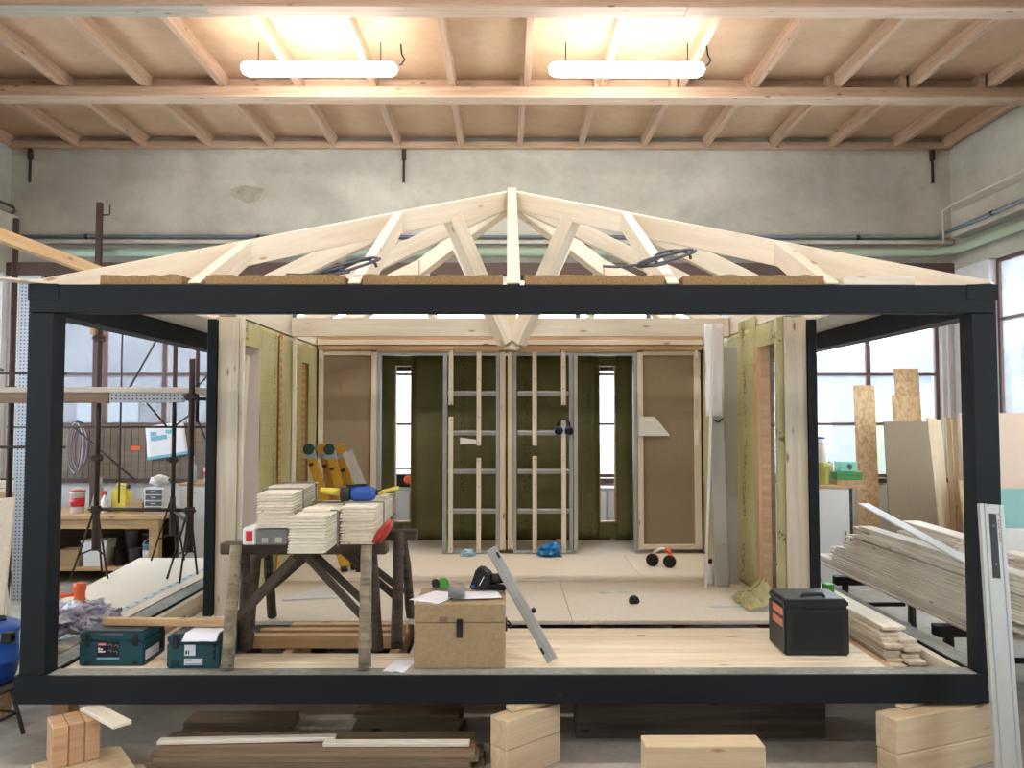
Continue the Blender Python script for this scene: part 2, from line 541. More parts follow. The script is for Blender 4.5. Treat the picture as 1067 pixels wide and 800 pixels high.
wr = root_struct('wall_rear')
G().box(XL - .3, XR + .3, YB, YB + .3, 4.15, 6.2).obj('upper_wall', 'plaster', wr)
G().box(XL - .3, XR + .3, YB + .02, YB + .3, 0, 1.13).obj('apron_wall', 'wallwhite', wr)
WIN = [(-6.55, -3.3), (-3.05, -.15), (.05, 3.0), (3.2, 6.08)]
edges = [XL - .3] + [x for w in WIN for x in w] + [XR + .3]
for a, b in zip(edges[::2], edges[1::2]):
    G().box(a, b, YB + .01, YB + .3, 1.13, 4.0).obj('pier', 'wallwhite', wr)
# the weathered blotches on the plaster
def blotch(cx, cz, rx, rz, seed):
    pts = []
    for i in range(26):
        a = 2 * PI * i / 26
        k = 1 + .35 * noise.noise(Vector((math.cos(a) * 1.7 + seed, math.sin(a) * 1.7, seed)))
        pts.append((cx + rx * k * math.cos(a), cz + rz * k * math.sin(a)))
    return pts
g = G().prism(blotch(-3.68, 5.15, .24, .12, 3), 'xz', YB - .004, YB + .01)
g.obj('stain', 'stain', wr)
g = G().box(5.05, 5.42, YB - .004, YB + .01, 4.6, 4.98)
g.obj('repair_patch', speckle('grey_filler_patch', '#a6a196', '#aea99e', 8, .9), wr)
tr = G().box(XL, XR, YB - .06, YB + .25, 3.99, 4.16).obj('trim_1', 'header'); struct(tr)
struct(G().box(XL, XR - .02, YB - .1, YB, 4.42, 4.47).obj('trim_2', 'plaster'))
struct(G().box(XL, XR, YB - .05, YB + .02, 1.1, 1.16).obj('trim_3', 'header'))
struct(G().box(XR - .2, XR, YF, YB - .35, 4.45, 4.78).obj('trim_4', 'plaster'))
struct(G().box(XL, XL + .2, YF, YB - .1, 4.45, 4.78).obj('trim_5', 'plaster'))

wl = root_struct('wall_left')
for nm, mt, b in (('upper_wall', 'plaster', (YF, YB, 4.0, 6.2)), ('apron_wall', 'wallwhite', (YF, YB, 0, 1.0)),
                  ('pier', 'wallwhite', (10.78, YB, 1.0, 4.0)), ('pier', 'wallwhite', (3.5, 5.0, 1.0, 4.0)), ('pier', 'wallwhite', (YF, -1.5, 1.0, 4.0))):
    G().box(XL - .3, XL, *b).obj(nm, mt, wl)
wg = root_struct('wall_right')
for nm, mt, b in (('upper_wall', 'plaster', (YF, YB, 4.06, 6.2)), ('apron_wall', 'wallwhite', (YF, YB, 0, 1.2)),
                  ('pier', 'wallwhite', (10.07, YB, 1.2, 4.06)), ('pier', 'wallwhite', (3.3, 4.6, 1.2, 4.06)), ('pier', 'wallwhite', (YF, -1.5, 1.2, 4.06))):
    G().box(XR, XR + .3, *b).obj(nm, mt, wg)
wf = root_struct('wall_front')
for b in ((XL - .3, XR + .3, 0, 6.2),):
    G().box(b[0], b[1], YF - .3, YF, b[2], b[3]).obj('front_wall', 'wallwhite', wf)

def window(name, a, b, z0, z1, axis, at, verts, trans, mid=0.06):
    """axis 'x': a..b run along x at y=at; axis 'y': along y at x=at"""
    w = root_struct(name)
    def bx(u0, u1, v0, v1, t0, t1):
        return G().box(u0, u1, at + t0, at + t1, v0, v1) if axis == 'x' else G().box(at + t0, at + t1, u0, u1, v0, v1)
    f = .05
    for q in ((a, b, z0, z0 + f), (a, b, z1 - f, z1), (a, a + f, z0 + f, z1 - f), (b - f, b, z0 + f, z1 - f)):
        bx(*q, 0, .08).obj('window_frame', 'mullion', w)
    for v in verts:
        bx(v - mid / 2, v + mid / 2, z0 + f, z1 - f, 0, .07).obj('mullion', 'mullion', w)
    for t in trans:
        bx(a + f, b - f, t - .02, t + .02, .005, .06).obj('transom', 'mullion', w)
    bx(a + f, b - f, z0 + f, z1 - f, .03, .034).obj('pane', 'glass', w)
    return w
TR = (1.91, 2.61, 3.36)
window('window_1', *WIN[0], 1.16, 3.99, 'x', YB + .1, (-5.68, -4.84, -4.1), TR)
window('window_2', *WIN[1], 1.16, 3.99, 'x', YB + .1, (-2.1, -1.05), TR)
window('window_3', *WIN[2], 1.16, 3.99, 'x', YB + .1, (.98, 1.98), TR)
window('window_4', *WIN[3], 1.16, 3.99, 'x', YB + .1, (4.12, 5.08), TR)
window('window_5', 4.6, 10.07, 1.2, 4.06, 'y', XR + .1, (5.9, 7.3, 8.7), (3.27,))
window('window_6', -1.5, 3.3, 1.2, 4.06, 'y', XR + .1, (.1, 1.7), (3.27,))
window('window_7', 5.0, 10.78, 1.0, 4.0, 'y', XL - .18, (6.4, 7.9, 9.3), (3.2,))
window('window_8', -1.5, 3.5, 1.0, 4.0, 'y', XL - .18, (.1, 1.8), (3.2,))

# ceiling: boards, rafters and purlins are parts of it
ce = root_struct('ceiling')
G().box(XL - .3, XR + .3, YF - .3, YB + .3, ZC, ZC + .06).obj('ceiling_board', 'ceil', ce)
PZ0, PZ1 = 5.66, 5.785
for y0, y1 in ((8.8, 9.0), (6.83, 7.02), (4.85, 5.05), (2.9, 3.1), (.95, 1.15), (-1, -.8), (-3, -2.8), (-5, -4.8)):
    if y0 == 6.83:
        for a_, b_, m_ in ((XL, -2.72, 'greylining'), (-2.715, 1.6, 'lining'), (1.605, XR, 'lining')):
            beam('purlin_lining', (a_, (y0 + y1) / 2, PZ0 + .011), (b_, (y0 + y1) / 2, PZ0 + .011), y1 - y0 + .01, .022, m_, ce)
        beam('purlin', (XL, (y0 + y1) / 2, (PZ0 + PZ1) / 2 + .012), (XR, (y0 + y1) / 2, (PZ0 + PZ1) / 2 + .012), y1 - y0, PZ1 - PZ0 - .024, 'rafter', ce)
        continue
    beam('purlin', (XL, (y0 + y1) / 2, (PZ0 + PZ1) / 2 + .012), (XR, (y0 + y1) / 2, (PZ0 + PZ1) / 2 + .012), y1 - y0, PZ1 - PZ0 - .024, 'rafter', ce)
    beam('purlin_lining', (XL, (y0 + y1) / 2, PZ0 + .011), (XR, (y0 + y1) / 2, PZ0 + .011), y1 - y0 + .01, .022, 'lining', ce)
    beam('blocking', (XL, y1 - .02, 5.865), (XR, y1 - .02, 5.865), .03, .155, 'rafter', ce)
beam('purlin', (XL, 6.79, 5.86), (XR, 6.79, 5.86), .07, .15, 'pine_warm', ce)
beam('wall_plate', (XL, YB - .05, 5.82), (XR, YB - .05, 5.82), .1, .09, 'rafter', ce)
RZ = (5.79 + ZC) / 2
for x in (-6.99, -6.05, -5.1, -4.19, -3.32, -2.45, -1.55, -.665, .162, 1.017, 1.9, 2.77, 3.71, 4.54, 5.45, 6.16):
    beam('rafter', (x, 8.82, RZ), (x, YB, RZ), .075, ZC - 5.79, 'rafter', ce)
for x in (-6.0, -5.11, -4.17, -3.28, -2.41, -1.55, -.65, .21, 1.08, 1.99, 2.83, 3.78, 4.65, 5.55):
    beam('rafter', (x, 4.9, RZ), (x, 8.92, RZ), .075, ZC - 5.79, 'rafter', ce)
    beam('rafter', (x + .09, YF, RZ), (x + .09, 5.0, RZ), .075, ZC - 5.79, 'rafter', ce)

# fluorescent battens under the rafters
def lamp(x, y, label, group):
    t = thing('ceiling_lamp', label, 'lamp', (x, y, 5.5), 0, group)
    L = .79
    g = G().prism([(-.06, .07), (.06, .07), (.05, .095), (-.05, .095)], 'yz', -L + .03, L - .03)
    g.obj('housing', 'whitegloss', t, .006)
    g = G(); n = 14; rings = []
    for u, k in ((-L, .25), (-L + .02, .7), (-L + .07, 1), (L - .07, 1), (L - .02, .7), (L, .25)):
        rings.append([g.b.verts.new((u, .095 * k * math.cos(PI - .75 + (PI + 1.5) * i / n), .07 * k * math.sin(PI - .75 + (PI + 1.5) * i / n) + .033)) for i in range(n + 1)])
    for A, B in zip(rings, rings[1:]):
        for i in range(n): g.b.faces.new((A[i], A[i + 1], B[i + 1], B[i])).smooth = True
        g.b.faces.new((A[n], A[0], B[0], B[n]))
    g.b.faces.new(rings[0]); g.b.faces.new(rings[-1][::-1])
    g.obj('diffuser', 'lamp', t)
    for sx in (-.62, .62):
        G().tube((sx, 0, .085), (sx, 0, .31), .006, n=6).obj('hanger', 'steel', t)
    sx = L + .03
    G().path([(L - .04, .03, .07), (L + .04, .02, .09), (L + .07, .02, .14), (L + .04, .02, .2), (L + .03, .02, .3)], .009, 6).obj('cord', 'black', t)
    return t
la = lamp(-1.92, 7.8, 'long glowing tube lamp under the ceiling, over the house roof, beside the hook-shaped wall iron', 'tube lamps over the house')
la['label'] = 'leftmost of the two long glowing tube lamps under the ceiling'
dup(la, (1.2, 7.8, 5.5), label='rightmost of the two long glowing tube lamps under the ceiling')
for y in (3.6, -.6):
    for x in (-1.92, 1.2):
        dup(la, (x, y, 5.5), label='glowing tube lamp of the rows nearer the hall door', group='tube lamps of the outer rows')

# wall irons hanging from the plate
for x in (-1.475, -6.72, 5.98):
    o = G().bar((x, YB - .03, 5.3), (x, YB - .03, 5.62), .035, .012, (0, 1, 0)).box(x - .028, x + .028, YB - .055, YB - .004, 5.62, 5.77).obj('wall_iron', 'rust')
    tag(o, {-1.475: 'rusty iron strap on the plaster above the roof ridge', -6.72: 'rusty iron strap on the plaster in the corner above the scaffold', 5.98: 'rusty iron strap on the plaster in the corner above the ledge pipes'}[x], 'iron strap', 'iron straps on the rear wall')

# pipes
def pipe(name, pts, r, mat, label, clips=()):
    t = thing(name, label, 'pipe', pts[0])
    o0 = Vector(pts[0])
    G().path([Vector(p) - o0 for p in pts], r, 10).obj('pipe_run', mat, t)
    for c in clips:
        p = Vector(c) - o0
        G().ball(p, (r * 1.6, r * 1.6, r * 1.6), 1).obj('pipe_clip', 'black', t)
    return t
pipe('water_pipe', [(-6.8, YB - .05, 4.525), (XR - .25, YB - .05, 4.525), (XR - .23, YB - .2, 4.54), (XR - .23, 3.0, 4.54)], .024, 'pipe_blue',
     'thin blue-grey pipe running along the plaster above the roof', [(x, YB - .05, 4.525) for x in (-5.9, -3.5, -1.2, 1.1, 3.4, 4.9)] + [(XR - .23, 9.6, 4.54)])
pipe('drain_pipe', [(-6.5, YB - .12, 4.29), (XR - .35, YB - .12, 4.29), (XR - .14, YB - .4, 4.29), (XR - .12, 3.0, 4.29)], .062, 'pipe_green',
     'thick pale green pipe running along the rear wall below the blue one', [])
pipe('conduit', [(XR - .28, YB - .3, 4.4), (XR - .28, YB - .3, 4.83), (XR - .28, YB - .5, 4.86), (XR - .28, 3.0, 4.86)], .014, 'pipe_white',
     'thin white conduit bent upward in the corner and along the ledge', [])
pipe('riser_pipe', [(6.13, YB - .03, 1.163), (6.13, YB - .06, 1.5), (6.13, YB - .06, 3.6), (6.13, YB - .03, 3.9), (6.13, YB - .03, 3.98)], .02, 'pipe_white',
     'thin vertical white pipe beside the window behind the leaning boards', [])
pipe('heating_pipe', [(XL + .17, 3.0, 4.9), (XL + .17, YB - .2, 4.9), (XL + .17, YB - .16, 4.85), (XL + .13, YB - .2, 4.805), (XL + .1, YB - .3, 4.805), (XL + .1, 8.0, 4.805)], .02, 'steel',
     'dark looped pipe on the ledge above the scaffold', [])

# ------------------------------------------------------------------ outside the windows
struct(G().box(-40, 40, YB + .31, 60, -.25, -.05).obj('ground', speckle('outside_paving', '#a5a29c', '#bab7b0', 3, .9)))
t = thing('neighbouring_building', 'pale grey gabled building seen through the windows behind the scaffold', 'building', (-9.6, 15.5, -.05))
G().prism([(-6, 0), (6.5, 0), (6.5, 3.7), (1.2, 4.9), (-6, 3.2)], 'xz', 0, 6).obj('wall', 'greybuild', t)
G().bar((-6.3, 2.9, 3.19), (1.2, 2.9, 4.97), 6.4, .12).obj('roof', 'white', t)
G().bar((6.8, 2.9, 3.69), (1.2, 2.9, 4.97), 6.4, .12).obj('roof', 'white', t)
for i in range(4):
    G().box(-4.9 + i * 3, -3.7 + i * 3, -.05, .01, 1.0, 2.6).obj('window', 'strap', t)
t = thing('shed', 'pale bluish shed seen through the window above the leaning boards', 'shed', (12.5, 24, -.05))
G().box(-5, 4, 0, 4, 0, 3.4).obj('wall', 'shed', t)
G().prism([(-5.3, 3.41), (4.3, 3.41), (4.3, 3.6), (-.5, 4.4), (-5.3, 3.6)], 'xz', -.3, 4.3).obj('roof', 'shed', t)
for i in range(3):
    G().box(-4 + i * 2.8, -2.6 + i * 2.8, -.04, -.002, 1.0, 2.4).obj('window', 'white', t)
for i, (x, y, r, l) in enumerate(((10.4, 20, 1.4, 'pale green bush beyond the window behind the white cabinet'), (13.5, 19.5, 1.2, 'pale green bush beyond the window above the leaning boards'))):
    g = G()
    for k in range(9):
        a = k * 2.4
        g.ball((math.cos(a) * r * .5, math.sin(a) * r * .4, r * (.5 + .13 * k)), r * .55, 2, .35, k + i * 10)
    t = thing('bush', l, 'bush', (x, y, -.05))
    g.obj('foliage', 'shrub', t)
    G().tube((0, 0, 0), (0, 0, r * .7), .12, .08).obj('stem', 'brownwood', t)

# ================================================================== THE TIMBER HOUSE MODULE
CX0 = .03
# --- dark frame
fr = thing('house_frame', 'dark anthracite box frame of posts and beams around the timber house', 'frame', (CX0, 4.55, .363))
def fbox(nm, x0, x1, y0, y1, z0, z1, mat='frame', bev=.004, parent=None):
    return G().box(x0 - CX0, x1 - CX0, y0 - 4.55, y1 - 4.55, z0 - .363, z1 - .363).obj(nm, mat, parent or fr, bev)
FX0, FX1 = -2.80, 2.86
fbox('beam', FX0 - .03, FX1 + .01, 4.55, 4.68, .363, .525)
fbox('beam', FX0, FX1, 4.55, 4.64, 2.612, 2.777)
fbox('beam', FX0 - .005, FX0 + .17, 4.545, 4.56, 2.685, 2.78, bev=.002)
fbox('beam', FX1 - .17, FX1 + .012, 4.545, 4.56, 2.69, 2.78, bev=.002)
for x0 in (FX0, FX1 - .145):
    fbox('post', x0, x0 + .145, 4.55, 4.685, .526, 2.61)
    fbox('post', x0, x0 + .145, 9.95, 10.09, .526, 2.599)
    fbox('beam', x0, x0 + .145, 4.641, 10.09, 2.60, 2.777)
    fbox('beam', x0, x0 + .145, 4.681, 10.09, .363, .525)
    # dusty strips lying on the beams
    fbox('dusty_top', x0 + .004, x0 + .141, 4.70, 9.9, .5255, .5275, 'frametop', 0)
fbox('dusty_top', FX0 + .16, FX1 - .16, 4.56, 4.678, .5255, .5275, 'frametop', 0)
fbox('beam', FX0 + .15, FX1 - .15, 9.9, 10.09, .363, .525)
fbox('beam', FX0 + .15, FX1 - .15, 9.9, 10.09, 2.60, 2.777)
fbox('inner_post', -2.262, -2.196, 5.86, 6.0, .53, 2.74)
fbox('inner_post', 2.256, 2.32, 5.86, 6.0, .53, 2.74)
# inner timber ledgers along the side beams, and the floor joists
for x in (FX0 + .175, FX1 - .175):
    beam('ledger', (x - CX0, .135, .435 - .363), (x - CX0, 5.3, .435 - .363), .045, .15, 'pine', fr)
for x in (-2.1, -1.42, -.74, -.06, .62, 1.3, 1.98, 2.3):
    beam('joist', (x - CX0, .135, .43 - .363), (x - CX0, 5.3, .43 - .363), .06, .13, 'pine_warm', fr)
for x0, x1 in ((-2.56, -2.2), (2.36, 2.62)):
    fbox('gutter_board', x0, x1, 4.69, 9.8, .366, .385, 'chip_white', 0)

# --- porch decking (only the bay beyond the chest is boarded)
dk = thing('porch_decking', 'pale planed deck boards between the dark beam and the chipboard floor', 'decking', (0, 4.685, .5))
w = .09
for i in range(9):
    y = .05 + i * (w + .006)
    a = -.62 if i > 2 else -2.6 if i < 2 else -1.95
    beam('deck_board', (a, y, .013), (2.24, y, .013), w, .026, 'deck', dk, bevel=.004)
for i, (x0, x1, y, z) in enumerate(((-1.72, -.74, 5.20, 0), (-1.66, -.72, 5.34, 0), (-1.5, -.70, 5.48, 0))):
    o = beam('timber_offcut', (x0, y, .54), (x1, y, .54), .075, .082, 'bench')
    tag(o, ('warm pine batten lying behind the trestle legs, first from the dark beam', 'warm pine batten lying behind the trestle legs, second from the dark beam', 'warm pine batten lying behind the trestle legs, last before the chipboard floor')[i], 'batten', 'battens under the trestle')

# --- chipboard floor
fl = thing('chipboard_floor', 'pale chipboard floor sheets inside the timber house', 'flooring', (0, 5.6, .5))
for i, (x0, x1, y0, y1) in enumerate(((-2.04, .45, 5.62, 6.995), (.453, 2.07, 5.62, 6.995), (-2.04, 1.2, 7.0, 8.25), (1.203, 2.07, 7.0, 8.25), (-2.04, 2.07, 8.253, 9.3))):
    G().box(x0, x1, y0 - 5.6, y1 - 5.6, .032, .06).obj('floor_sheet', 'chip', fl, .002)
beam('edge_strip', (-2.03, 1.42, .072), (2.06, 1.42, .072), .11, .022, 'chip', fl)
for k, (x, y, sx, sy) in enumerate(((1.62, 6.02, .1, .03), (1.78, 6.03, .06, .03), (.78, 6.5, .05, .03), (.95, 6.5, .05, .025), (-.42, 6.45, .06, .05))):
    pts = []
    for i in range(14):
        a = 2 * PI * i / 14; q = 1 + .6 * noise.noise(Vector((i * .9, k * 3.3, 1)))
        pts.append((x + sx * q * math.cos(a), y - 5.6 + sy * q * math.sin(a)))
    G().prism(pts, 'xy', .0601, .0606).obj('chalk_mark', 'bluechalk', fl)

# --- side walls
def wrinkled(x, y0, y1, z0, z1, amp, seed, side, bulge=0.0):
    def fn(u, v):
        y = y0 + (y1 - y0) * u; z = z0 + (z1 - z0) * v
        d = amp * (noise.noise(Vector((y * 2.2, z * 1.1, seed))) + .5 * noise.noise(Vector((y * 7, z * 2.5, seed + 5))))
        d += bulge * (1 - v) ** 2 * math.sin(PI * u)
        return (x + side * (abs(d) + .004), y, z)
    return fn
# wall A (x = -2.05)
sw = thing('membrane_side_wall', 'timber side wall lined with olive membrane with orange dashed tape, by the trestles', 'wall panel', (-2.05, 5.9, .53), kind='thing')
def L_(x, y, z): return (x + 2.05, y - 5.9, z - .53)
def lbox(nm, x0, x1, y0, y1, z0, z1, mat, bev=.002, par=None):
    p = L_(x0, y0, z0); q = L_(x1, y1, z1)
    return G().box(p[0], q[0], p[1], q[1], p[2], q[2]).obj(nm, mat, par or sw, bev)
beam('corner_post', L_(-2.115, 5.94, .53), L_(-2.115, 5.94, 2.765), .15, .1, 'pine', sw, up=(0, 1, 0))
beam('trim_batten', L_(-2.022, 5.93, .565), L_(-2.022, 5.93, 2.765), .03, .04, 'pine_new', sw, up=(0, 1, 0))
lbox('wall_core', -2.19, -2.06, 6.44, 7.74, .535, 2.765, 'mdf')
lbox('wall_core', -2.19, -2.06, 8.0, 9.45, .535, 2.765, 'mdf')
lbox('wall_core', -2.19, -2.06, 7.741, 7.999, .535, .62, 'mdf')
lbox('wall_core', -2.19, -2.06, 7.741, 7.999, 2.55, 2.765, 'mdf')
lbox('wall_core', -2.19, -2.06, 5.995, 6.439, 2.58, 2.765, 'mdf')
lbox('recess_back', -2.19, -2.075, 7.742, 7.998, .621, 2.549, 'brownwood')
lbox('jamb', -2.19, -2.045, 6.425, 6.439, .54, 2.58, 'jamb')
beam('brace', L_(-2.12, 6.05, .56), L_(-2.12, 6.33, 2.5), .03, .07, 'pine', sw, up=(0, 1, 0))
def lmem(y0, y1, z0, z1, seed, amp=.012):
    f = wrinkled(0, y0 - 5.9, y1 - 5.9, z0 - .53, z1 - .53, amp, seed, 1)
    G().sheet(f, 40, 60, .003).obj('membrane', 'membrane', sw)
lmem(6.44, 7.74, .565, 2.75, 1)
lmem(8.0, 8.33, .565, 2.75, 2, .006)
lmem(5.99, 6.44, 2.56, 2.75, 3, .02)
lmem(7.74, 8.0, 2.55, 2.75, 4, .006)
beam('batten', L_(-2.015, 7.36, .565), L_(-2.015, 7.36, 2.76), .035, .03, 'pine_new', sw, up=(0, 1, 0))
lbox('dashed_tape', -2.026, -2.022, 6.91, 6.985, .6, 2.74, 'dashtape', 0)
lbox('dashed_tape', -2.0745, -2.070, 7.80, 7.97, .64, 2.54, 'dashtape', 0)
beam('top_plate', L_(-2.12, 5.88, 2.86), L_(-2.12, 8.6, 2.86), .14, .18, 'pine_new', sw)
# wall B (x = 2.08)
sv = thing('membrane_side_wall', 'timber side wall lined with olive membrane and open window jambs, behind the dark tool case', 'wall panel', (2.08, 5.9, .53), kind='thing')
def R_(x, y, z): return (x - 2.08, y - 5.9, z - .53)
def rbox(nm, x0, x1, y0, y1, z0, z1, mat, bev=.002):
    p = R_(x0, y0, z0); q = R_(x1, y1, z1)
    return G().box(p[0], q[0], p[1], q[1], p[2], q[2]).obj(nm, mat, sv, bev)
beam('corner_post', R_(2.17, 5.94, .53), R_(2.17, 5.94, 2.765), .165, .1, 'pine', sv, up=(0, 1, 0))
beam('trim_batten', R_(2.06, 5.94, .565), R_(2.06, 5.94, 2.765), .05, .06, 'membrane', sv, up=(0, 1, 0))
rbox('wall_core', 2.09, 2.20, 6.52, 9.45, .535, 2.765, 'mdf')
rbox('wall_core', 2.09, 2.20, 5.995, 6.519, 2.60, 2.765, 'mdf')
rbox('wall_core', 2.09, 2.20, 5.995, 6.519, .535, .6, 'mdf')
rbox('jamb', 2.075, 2.165, 6.465, 6.518, .601, 2.599, 'pine_warm')
rbox('jamb', 2.166, 2.20, 6.465, 6.518, .601, 2.599, 'brownwood')
beam('lining_stud', R_(2.073, 6.50, .565), R_(2.073, 6.50, 2.6), .03, .09, 'pine_warm', sv, up=(0, 1, 0))
def rmem(y0, y1, z0, z1, seed, amp=.014, bulge=0):
    f = wrinkled(0, y0 - 5.9, y1 - 5.9, z0 - .53, z1 - .53, amp, seed, -1, bulge)
    G().sheet(f, 40, 60, .003).obj('membrane', 'membrane', sv)
rmem(6.55, 8.33, .565, 2.76, 11, .014, .05)
rmem(5.98, 6.55, 2.58, 2.76, 12, .03)
rmem(6.5, 7.0, 2.45, 2.85, 14, .04)
beam('top_plate', R_(2.15, 5.88, 2.86), R_(2.15, 8.6, 2.86), .14, .18, 'pine_new', sv)
def fn(u, v):
    a = u * 2 - 1
    return (1.78 + .21 * v + .03 * noise.noise(Vector((u * 4, v * 4, 2))), 5.86 + .5 * u,
            .563 + .16 * v * v * (1 - .5 * a * a) + .05 * abs(noise.noise(Vector((u * 6, v * 5, 7)))))
o = G().sheet(fn, 26, 18, .002).obj('membrane_scrap', 'membrane')
tag(o, 'crumpled loose flap of olive membrane on the floor at the wall foot', 'membrane')

# --- rear partition of wood and metal studs
pt = thing('stud_partition', 'open partition of pine and metal studs across the back of the room', 'partition', (0, 8.37, .56), kind='thing')
def P_(x, y, z): return (x, y - 8.37, z - .56)
def stud(nm, x0, x1, mat, z0=.605, z1=2.7, y0=8.34, y1=8.43):
    return beam(nm, P_((x0 + x1) / 2, (y0 + y1) / 2, z0), P_((x0 + x1) / 2, (y0 + y1) / 2, z1), x1 - x0, y1 - y0, mat, pt, up=(0, 1, 0), bevel=.002)
for a, b in ((-2.03, -1.98), (-1.465, -1.405), (-.095, -.035), (-.01, .045), (1.375, 1.435), (1.985, 2.05)):
    stud('stud', a, b, 'pine')
for a, b in ((-1.98, -1.465), (1.435, 1.985)):
    p = P_(a, 8.385, .605); q = P_(b, 8.4, 2.72)
    G().box(p[0] + .002, q[0] - .002, p[1], q[1], p[2] + .05, q[2] - .05).obj('panel', 'mdf', pt)
    for z in (.63, 2.69):
        beam('rail', P_(a + .002, 8.385, z), P_(b - .002, 8.385, z), .08, .05, 'pine', pt)
for a, b in ((-1.40, -1.365), (-.70, -.655), (-.135, -.1), (.05, .085), (.645, .685), (1.335, 1.37)):
    stud('metal_stud', a, b, 'galv', .595, 2.665)
stud('metal_stud', .69, .735, 'alu', .595, 2.665, 8.33, 8.43)
for a, b in ((-1.40, -.1), (.05, 1.37)):
    beam('metal_track', P_(a, 8.385, 2.68), P_(b, 8.385, 2.68), .09, .035, 'galv', pt)
for a, b in ((-.70, -.1), (.05, .69)):
    beam('metal_track', P_(a, 8.385, .578), P_(b, 8.385, .578), .09, .03, 'galv', pt)
    for z in (2.257, 1.836, 1.426, 1.007):
        beam('noggin', P_(a + .045, 8.385, z), P_(b - (0 if b < 0 else .04), 8.385, z), .06, .05, 'galv', pt)
        beam('noggin_lip', P_(a + .045, 8.35, z + .012), P_(b - (0 if b < 0 else .04), 8.35, z + .012), .012, .02, 'alu', pt)
for x, za, zb in ((-.614, 2.133, 2.01), (-.317, 1.704, 1.572), (.276, 1.704, 1.592), (.584, 2.133, 1.969)):
    for z0, z1 in ((.575, zb), (za, 2.715)):
        o = beam('batten', P_(x, 8.326, z0), P_(x, 8.326, z1), .048, .024, 'pine_new', pt, up=(0, 1, 0), bevel=.002)
        g = G()
        L = z1 - z0
        for q in (-.47, -.2, .2, .47):
            g.ball((q * L, 0, -.0125), .006, 1)
        g.obj('screw', 'black', o)
for y, z, h, m in ((8.36, 2.74, .045, 'pine_warm'), (8.34, 2.80, .055, 'pine'), (8.40, 2.86, .05, 'pine_warm')):
    beam('top_plate', P_(-2.03, y, z), P_(2.06, y, z), .12, h, m, pt)
for a, b in ((-1.4, -.62), (-.58, -.1), (.07, .55), (.6, 1.37)):
    beam('packer', P_(a, 8.345, 2.708), P_(b, 8.345, 2.708), .07, .02, 'pine_warm', pt)
for x in (-2.0, 2.0):
    for z in (1.7, 2.62):
        beam('block', P_(x, 8.325, z), P_(x, 8.325, z + .17), .04, .03, 'pine_new', pt, up=(0, 1, 0))

# --- rear wall with two slit windows
rw = thing('membrane_rear_wall', 'dark olive membrane wall with two tall slit windows behind the stud partition', 'wall panel', (0, 9.36, .53), kind='thing')
def B_(x, y, z): return (x, y - 9.36, z - .53)
slits = ((-1.36, -1.155), (1.075, 1.282))
xs = [-2.04, *slits[0], *slits[1], 2.07]
def membox(x0, x1, z0, z1, seed):
    def f(u, v):
        x = x0 + (x1 - x0) * u; z = z0 + (z1 - z0) * v
        return (x, -.02 - abs(.03 * noise.noise(Vector((x * 4, z * .5, seed)))), z - .53)
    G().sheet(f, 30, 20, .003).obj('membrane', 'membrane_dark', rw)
    p = B_(x0, 9.36, z0); q = B_(x1, 9.45, z1)
    G().box(p[0], q[0], p[1], q[1], p[2], q[2]).obj('wall_core', 'mdf', rw)
for i in (0, 2, 4):
    membox(xs[i], xs[i + 1], .565, 2.74, i)
for a, b in slits:
    membox(a, b, .565, .755, 7); membox(a, b, 2.629, 2.74, 8)
    for q in ((a, a + .014, .755, 2.629), (b - .014, b, .755, 2.629), (a + .014, b - .014, .755, .769), (a + .014, b - .014, 2.615, 2.629)):
        p = B_(q[0], 9.325, q[2]); r = B_(q[1], 9.452, q[3])
        G().box(p[0], r[0], p[1], r[1], p[2], r[2]).obj('window_lining', 'pine_warm', rw)
o = G().box(-2.03, 2.06, 8.47, 9.45, 2.77, 2.8).obj('bay_cover', 'chip')
tag(o, 'chipboard panel closing the top of the dark rear bay', 'panel', kind='thing')

# --- soffit panels and wood-fibre slabs on the eaves
for x0, x1, l in ((-2.652, -2.27, 'grey-white soffit panel under the eaves beside the scaffold'), (2.33, 2.712, 'grey-white soffit panel under the eaves beside the boards pile')):
    o = G().box(x0, x1, 4.66, 9.89, 2.745, 2.765).obj('soffit_panel', 'soffit'); tag(o, l, 'soffit', kind='thing')
o = G().box(-2.268, 2.328, 4.66, 5.5, 2.755, 2.775).obj('soffit_panel', 'soffit'); tag(o, 'grey-white soffit panel over the open porch', 'soffit', kind='thing')
slabs = ((-2.40, -1.92, .24), (-1.78, -.97, .75), (-.86, -.035, 1.0), (.095, .92, 1.0), (1.03, 1.86, .75))
sl = ['brown wood-fibre slab on the eaves, first from the scaffold', 'brown wood-fibre slab on the eaves under the first full rafter bay', 'brown wood-fibre slab on the eaves just before the centre rafter', 'brown wood-fibre slab on the eaves just past the centre rafter', 'brown wood-fibre slab on the eaves beyond the grey strap']
for (x0, x1, d), l in zip(slabs, sl):
    g = G().box(x0, x1, 4.575, 4.575 + d, 2.782, 2.838)
    bmesh.ops.subdivide_edges(g.b, edges=[e for e in g.b.edges if abs(e.verts[0].co.x - e.verts[1].co.x) > .1], cuts=26, use_grid_fill=True)
    for v in g.b.verts:
        if v.co.z > 2.8: v.co.z += .010 * noise.noise(v.co * 14)
        if v.co.y < 4.6: v.co.y += .006 * noise.noise(v.co * 20 + Vector((3, 1, 0)))
    tag(g.obj('fibreboard_slab', 'fibre'), l, 'insulation slab', 'wood-fibre slabs on the eaves')
o = G().box(1.98, 2.40, 4.58, 4.70, 2.782, 2.836).obj('batten_offcut', 'pine_new', bevel=.003)
tag(o, 'short pale plank lying on the eaves near the corner', 'plank')

